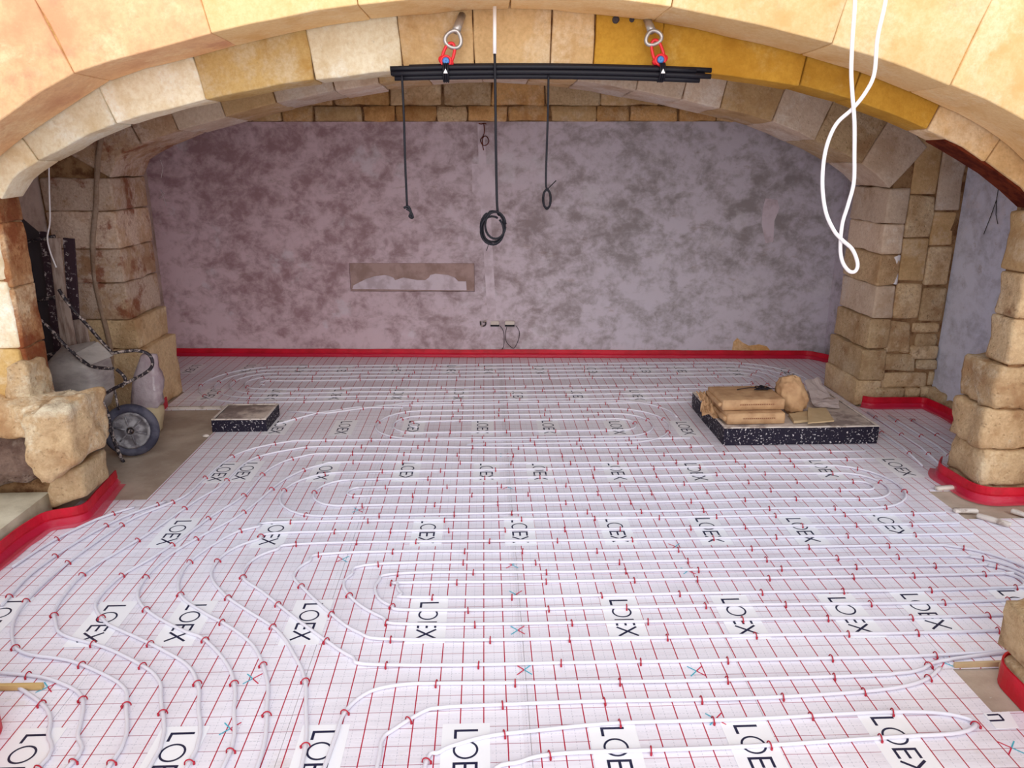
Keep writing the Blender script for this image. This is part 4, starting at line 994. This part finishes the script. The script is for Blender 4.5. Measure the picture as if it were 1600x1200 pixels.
o = mb.build('hook_wire', M['redbrown'], None, True); o.location = c; tag(o, 'rusty wire hook with a small loop below the bare stone course', 'wire')
for px, lab in (((252,250),(256,262),(253,278)), 'upper thin white wire on the left of the back wall'), (((250,310),(258,302),(252,296),(262,322)), 'lower thin white wire on the left of the back wall'):
    c = bw(*px[0]); mb = MB(); mb.tube([bw(a, b)+bn*.02-c for a, b in px], .003, 4); o = mb.build('thin_wire', M['wcable'], None, True); o.location = c; tag(o, lab, 'wire')
c = PX(1560, 300, XR-.01); mb = MB()
for w in (((1560,294),(1557,312),(1548,338),(1537,366)), ((1557,312),(1556,335),(1559,350))): mb.tube([PX(a, b, XR-.012)-c for a, b in w], .0035, 4)
o = mb.build('thin_wire', M['black'], None, True); o.location = c; tag(o, 'thin black forked wire on the blue-grey right side wall', 'wire')

# ------------------------------------------------------------------ wheelbarrow on end in the left bay
YW = 5.82
wc_ = PY(205, 672, YW); rad = wc_.z-.0
WB = empty('wheelbarrow', (wc_.x, YW, 0), 'dusty grey wheelbarrow stood on end with its wheel on the floor', 'wheelbarrow')
O = Vector((wc_.x, YW, 0)); ax = Vector((.18, -1, .12)).normalized()
mb = MB(); rt = min(rad-.002, .215); prof = []
for k in range(10):
    a = 2*math.pi*k/10; prof.append((rt-.038+.038*math.cos(a), .04*math.sin(a)))
lathe(mb, prof, wc_-O, ax, 36); tyre = mb.build('tyre', M['rubber'], WB, True)
mb = MB(); lathe(mb, [(.03, .035), (.05, .03), (.075, .012), (.12, .016), (.135, .034), (.15, .03), (.15, -.03), (.12, -.02), (.03, -.03)], wc_-O, ax, 30); mb.build('wheel_disc', M['disc'], WB, True)
mb = MB(); lathe(mb, [(.0001, .06), (.016, .06), (.02, .05), (.02, -.07), (.0001, -.07)], wc_-O, ax, 14)
e1 = ax.orthogonal().normalized(); e2 = ax.cross(e1)
mb.build('axle_hub', M['splash'], WB, True)
for k in range(6):
    a = math.pi*k/3; d = e1*math.cos(a)+e2*math.sin(a); mb = MB(); mb.tube([wc_-O+ax*.03+d*.04, wc_-O+ax*.022+d*.12], .007, 6); mb.build('disc_rib', M['disc'], WB, True)
def wt(px, Y, r, name='frame_tube', mat='splash'):
    mb = MB(); mb.tube([v-O for v in smooth([PY(a, b, Y+(c_[0] if c_ else 0)) for a, b, *c_ in px], 5)], r, 8); return mb.build(name, M[mat], WB, True)
wt([(160,628),(168,645),(176,680),(186,708),(193,722)], YW-.13, .014, 'wheel_fork')
wt([(178,606),(181,618),(184,634),(190,650,.1)], YW-.05, .010, 'wheel_fork')
wt([(174,552),(195,549),(215,548),(230,552),(238,563),(236,575),(222,586),(200,597),(180,606),(163,617),(156,628),(158,645)], YW-.12, .013)
wt([(182,577),(192,586),(196,595),(190,604)], YW-.13, .013)
wt([(54,492),(66,503),(84,520),(102,540),(120,556),(135,568),(150,574),(178,576)], YW-.10, .0135, 'handle')
wt([(92,452),(100,465),(118,488),(140,512),(158,533),(174,550)], YW+.02, .013, 'handle')
ol = [(86,556),(100,541),(125,536),(150,532),(166,543),(175,560),(180,582),(181,606),(176,628),(164,640),(156,650),(140,640),(118,628),(95,620),(88,600),(84,578)]
ring0 = [PY(a, b, YW+.16)-O for a, b in ol]; cc_ = sum(ring0, Vector())/len(ol)
def ringat(s_, dy): return [cc_+(v-cc_)*s_+Vector((0, dy, 0)) for v in ring0]
rings = [ringat(.96, -.0), ringat(1.0, -.02), ringat(1.0, -.05), ringat(.93, -.14), ringat(.8, -.22), ringat(.55, -.25), ringat(.2, -.255)]
mb = MB(); m = len(ol); vs = [v for r0 in rings for v in r0]; fs = []
for i in range(len(rings)-1):
    for k in range(m): fs.append((i*m+k, i*m+(k+1) % m, (i+1)*m+(k+1) % m, (i+1)*m+k))
fs.append(tuple(range((len(rings)-1)*m, len(rings)*m)))
inn = [ringat(.96, 0), ringat(.9, -.12), ringat(.76, -.2), ringat(.2, -.235)]; b0 = len(vs); vs += [v for r0 in inn for v in r0]
for i in range(3):
    for k in range(m): fs.append((b0+i*m+(k+1) % m, b0+i*m+k, b0+(i+1)*m+k, b0+(i+1)*m+(k+1) % m))
fs.append(tuple(range(b0+3*m, b0+4*m))[::-1])
mb.add(vs, fs); tub = mb.build('tub', M['tub'], WB, True)
mb = MB(); q = [PY(a, b, YW-.13)-O for a, b in ((118,552),(152,534),(176,556),(142,570))]; mb.hexa(q+[v+Vector((0,.01,0)) for v in q]); mb.build('tub_lip_plate', M['tub'], WB)

# plastic sack behind the wheel
q = [PY(a, b, 6.35) for a, b in ((218,552),(245,552),(254,670),(205,672))]; base = (q[2]+q[3])/2; base.z = 0
S_ = empty('plastic_sack', base, 'tall clear plastic sack with cream powder in its foot, behind the wheel', 'sack')
zt_ = q[0].z; zm = zt_*.36
def prism(z0, z1, w0, w1, d0, d1, x0, x1): return [Vector(v) for v in ((x1-w1,-d1,z1),(x1+w1,-d1,z1),(x0+w0,-d0,z0),(x0-w0,-d0,z0),(x1-w1,d1,z1),(x1+w1,d1,z1),(x0+w0,d0,z0),(x0-w0,d0,z0))]
wb = (q[2]-q[3]).length/2; wt_ = (q[1]-q[0]).length/2; xt = (q[0].x+q[1].x)/2-base.x
vs, fs = rough(prism(.0, zm, wb, wb*.95, .1, .1, 0, xt*.36), res=.05, r=.05, amp=.02, nmax=8); link('powder_fill', mesh(vs, fs, 'pf', True, False), M['powder'], S_)
vs, fs = rough(prism(zm-.03, zt_, wb*.97, wt_, .09, .04, xt*.36, xt), res=.06, r=.03, amp=.025, nmax=9); link('plastic_skin', mesh(vs, fs, 'ps', True, False), M['plastic'], S_)

# ladder, planks and panel leaning behind the pier
Yl = 6.12
def lean(name, pts, w, th, mat, lab, cat, Y=Yl, parent=None, cut=False):
    a, b = PY(*pts[0], Y), PY(*pts[1], Y)
    if not cut: b = a+(b-a)*((a.z-.012)/(a.z-b.z))
    base = Vector(b)
    d = (b-a).normalized(); s_ = d.cross(Vector((0, 1, 0))).normalized()*w/2; D = Vector((0, th, 0))
    vs, fs = rough([v-(base if not parent else parent.location) for v in (a-s_, a+s_, b+s_, b-s_)]+[v+D-(base if not parent else parent.location) for v in (a-s_, a+s_, b+s_, b-s_)], res=.12, r=.006, amp=.006)
    o = link(name, mesh(vs, fs, name, False, False), M[mat], parent)
    if not parent: o.location = base; tag(o, lab, cat)
    return o
q = [PY(a, b, Yl+.12) for a, b in ((34,342),(70,372),(104,640),(50,640))]; base = (q[2]+q[3])/2
mb = MB(); mb.hexa([v-base for v in q]+[v-base+Vector((0, .02, 0)) for v in q]); o = mb.build('dark_panel', M['slate']); o.location = base; tag(o, 'dark slate-coloured sheet leaning behind the ladder', 'panel')
lad = empty('ladder', PY(100, 640, Yl), 'paint-splashed dark ladder leaning in the left bay behind the wheelbarrow', 'ladder')
lean('rail', [(66,362),(100,640)], .05, .03, 'darkwood', '', '', Yl-.02, lad); lean('rail', [(22,362),(52,640)], .05, .03, 'darkwood', '', '', Yl-.02, lad)
for a, b in (((30,380),(86,369)), ((40,474),(98,461)), ((48,560),(106,548))):
    mb = MB(); mb.tube([PY(*a, Yl-.04)-lad.location, PY(*b, Yl-.04)-lad.location], .013, 8); mb.build('rung', M['splash'], lad, True)
lean('timber_plank', [(84,372),(106,560)], .085, .02, 'timber', 'long pale timber plank leaning beside the ladder', 'plank', Yl-.08)
lean('timber_plank', [(99,470),(116,560)], .07, .02, 'timber', 'shorter pale timber plank standing right of the long one', 'plank', Yl-.11)
lean('timber_plank', [(106,372),(122,620)], .085, .03, 'darkwood', 'dark plank with white splashes against the rear pier', 'plank', Yl+.1)
lean('timber_plank', [(123,500),(150,640)], .1, .02, 'timber', 'short grey plank right of the dark plank', 'plank', Yl+.02)
pts = [PY(a, b, Yl-.1) for a, b in ((76,250),(77,300),(78,345),(74,372),(79,395),(88,418))]
c = pts[-1]; mb = MB(); mb.tube([v-c for v in smooth(pts, 5)], .006, 6); o = mb.build('white_wire', M['wcable'], None, True); o.location = c; tag(o, 'thin white wire hanging in front of the ladder', 'wire')
# a crumb of foam on the bare concrete
p = G(322, 683); o = blob('plaster_crumb', (p.x, p.y, .012), (.03, .02, .014), M['rim'], n=6, amp=.004); tag(o, 'small pale crumb on the bare concrete by the small pad', 'debris')
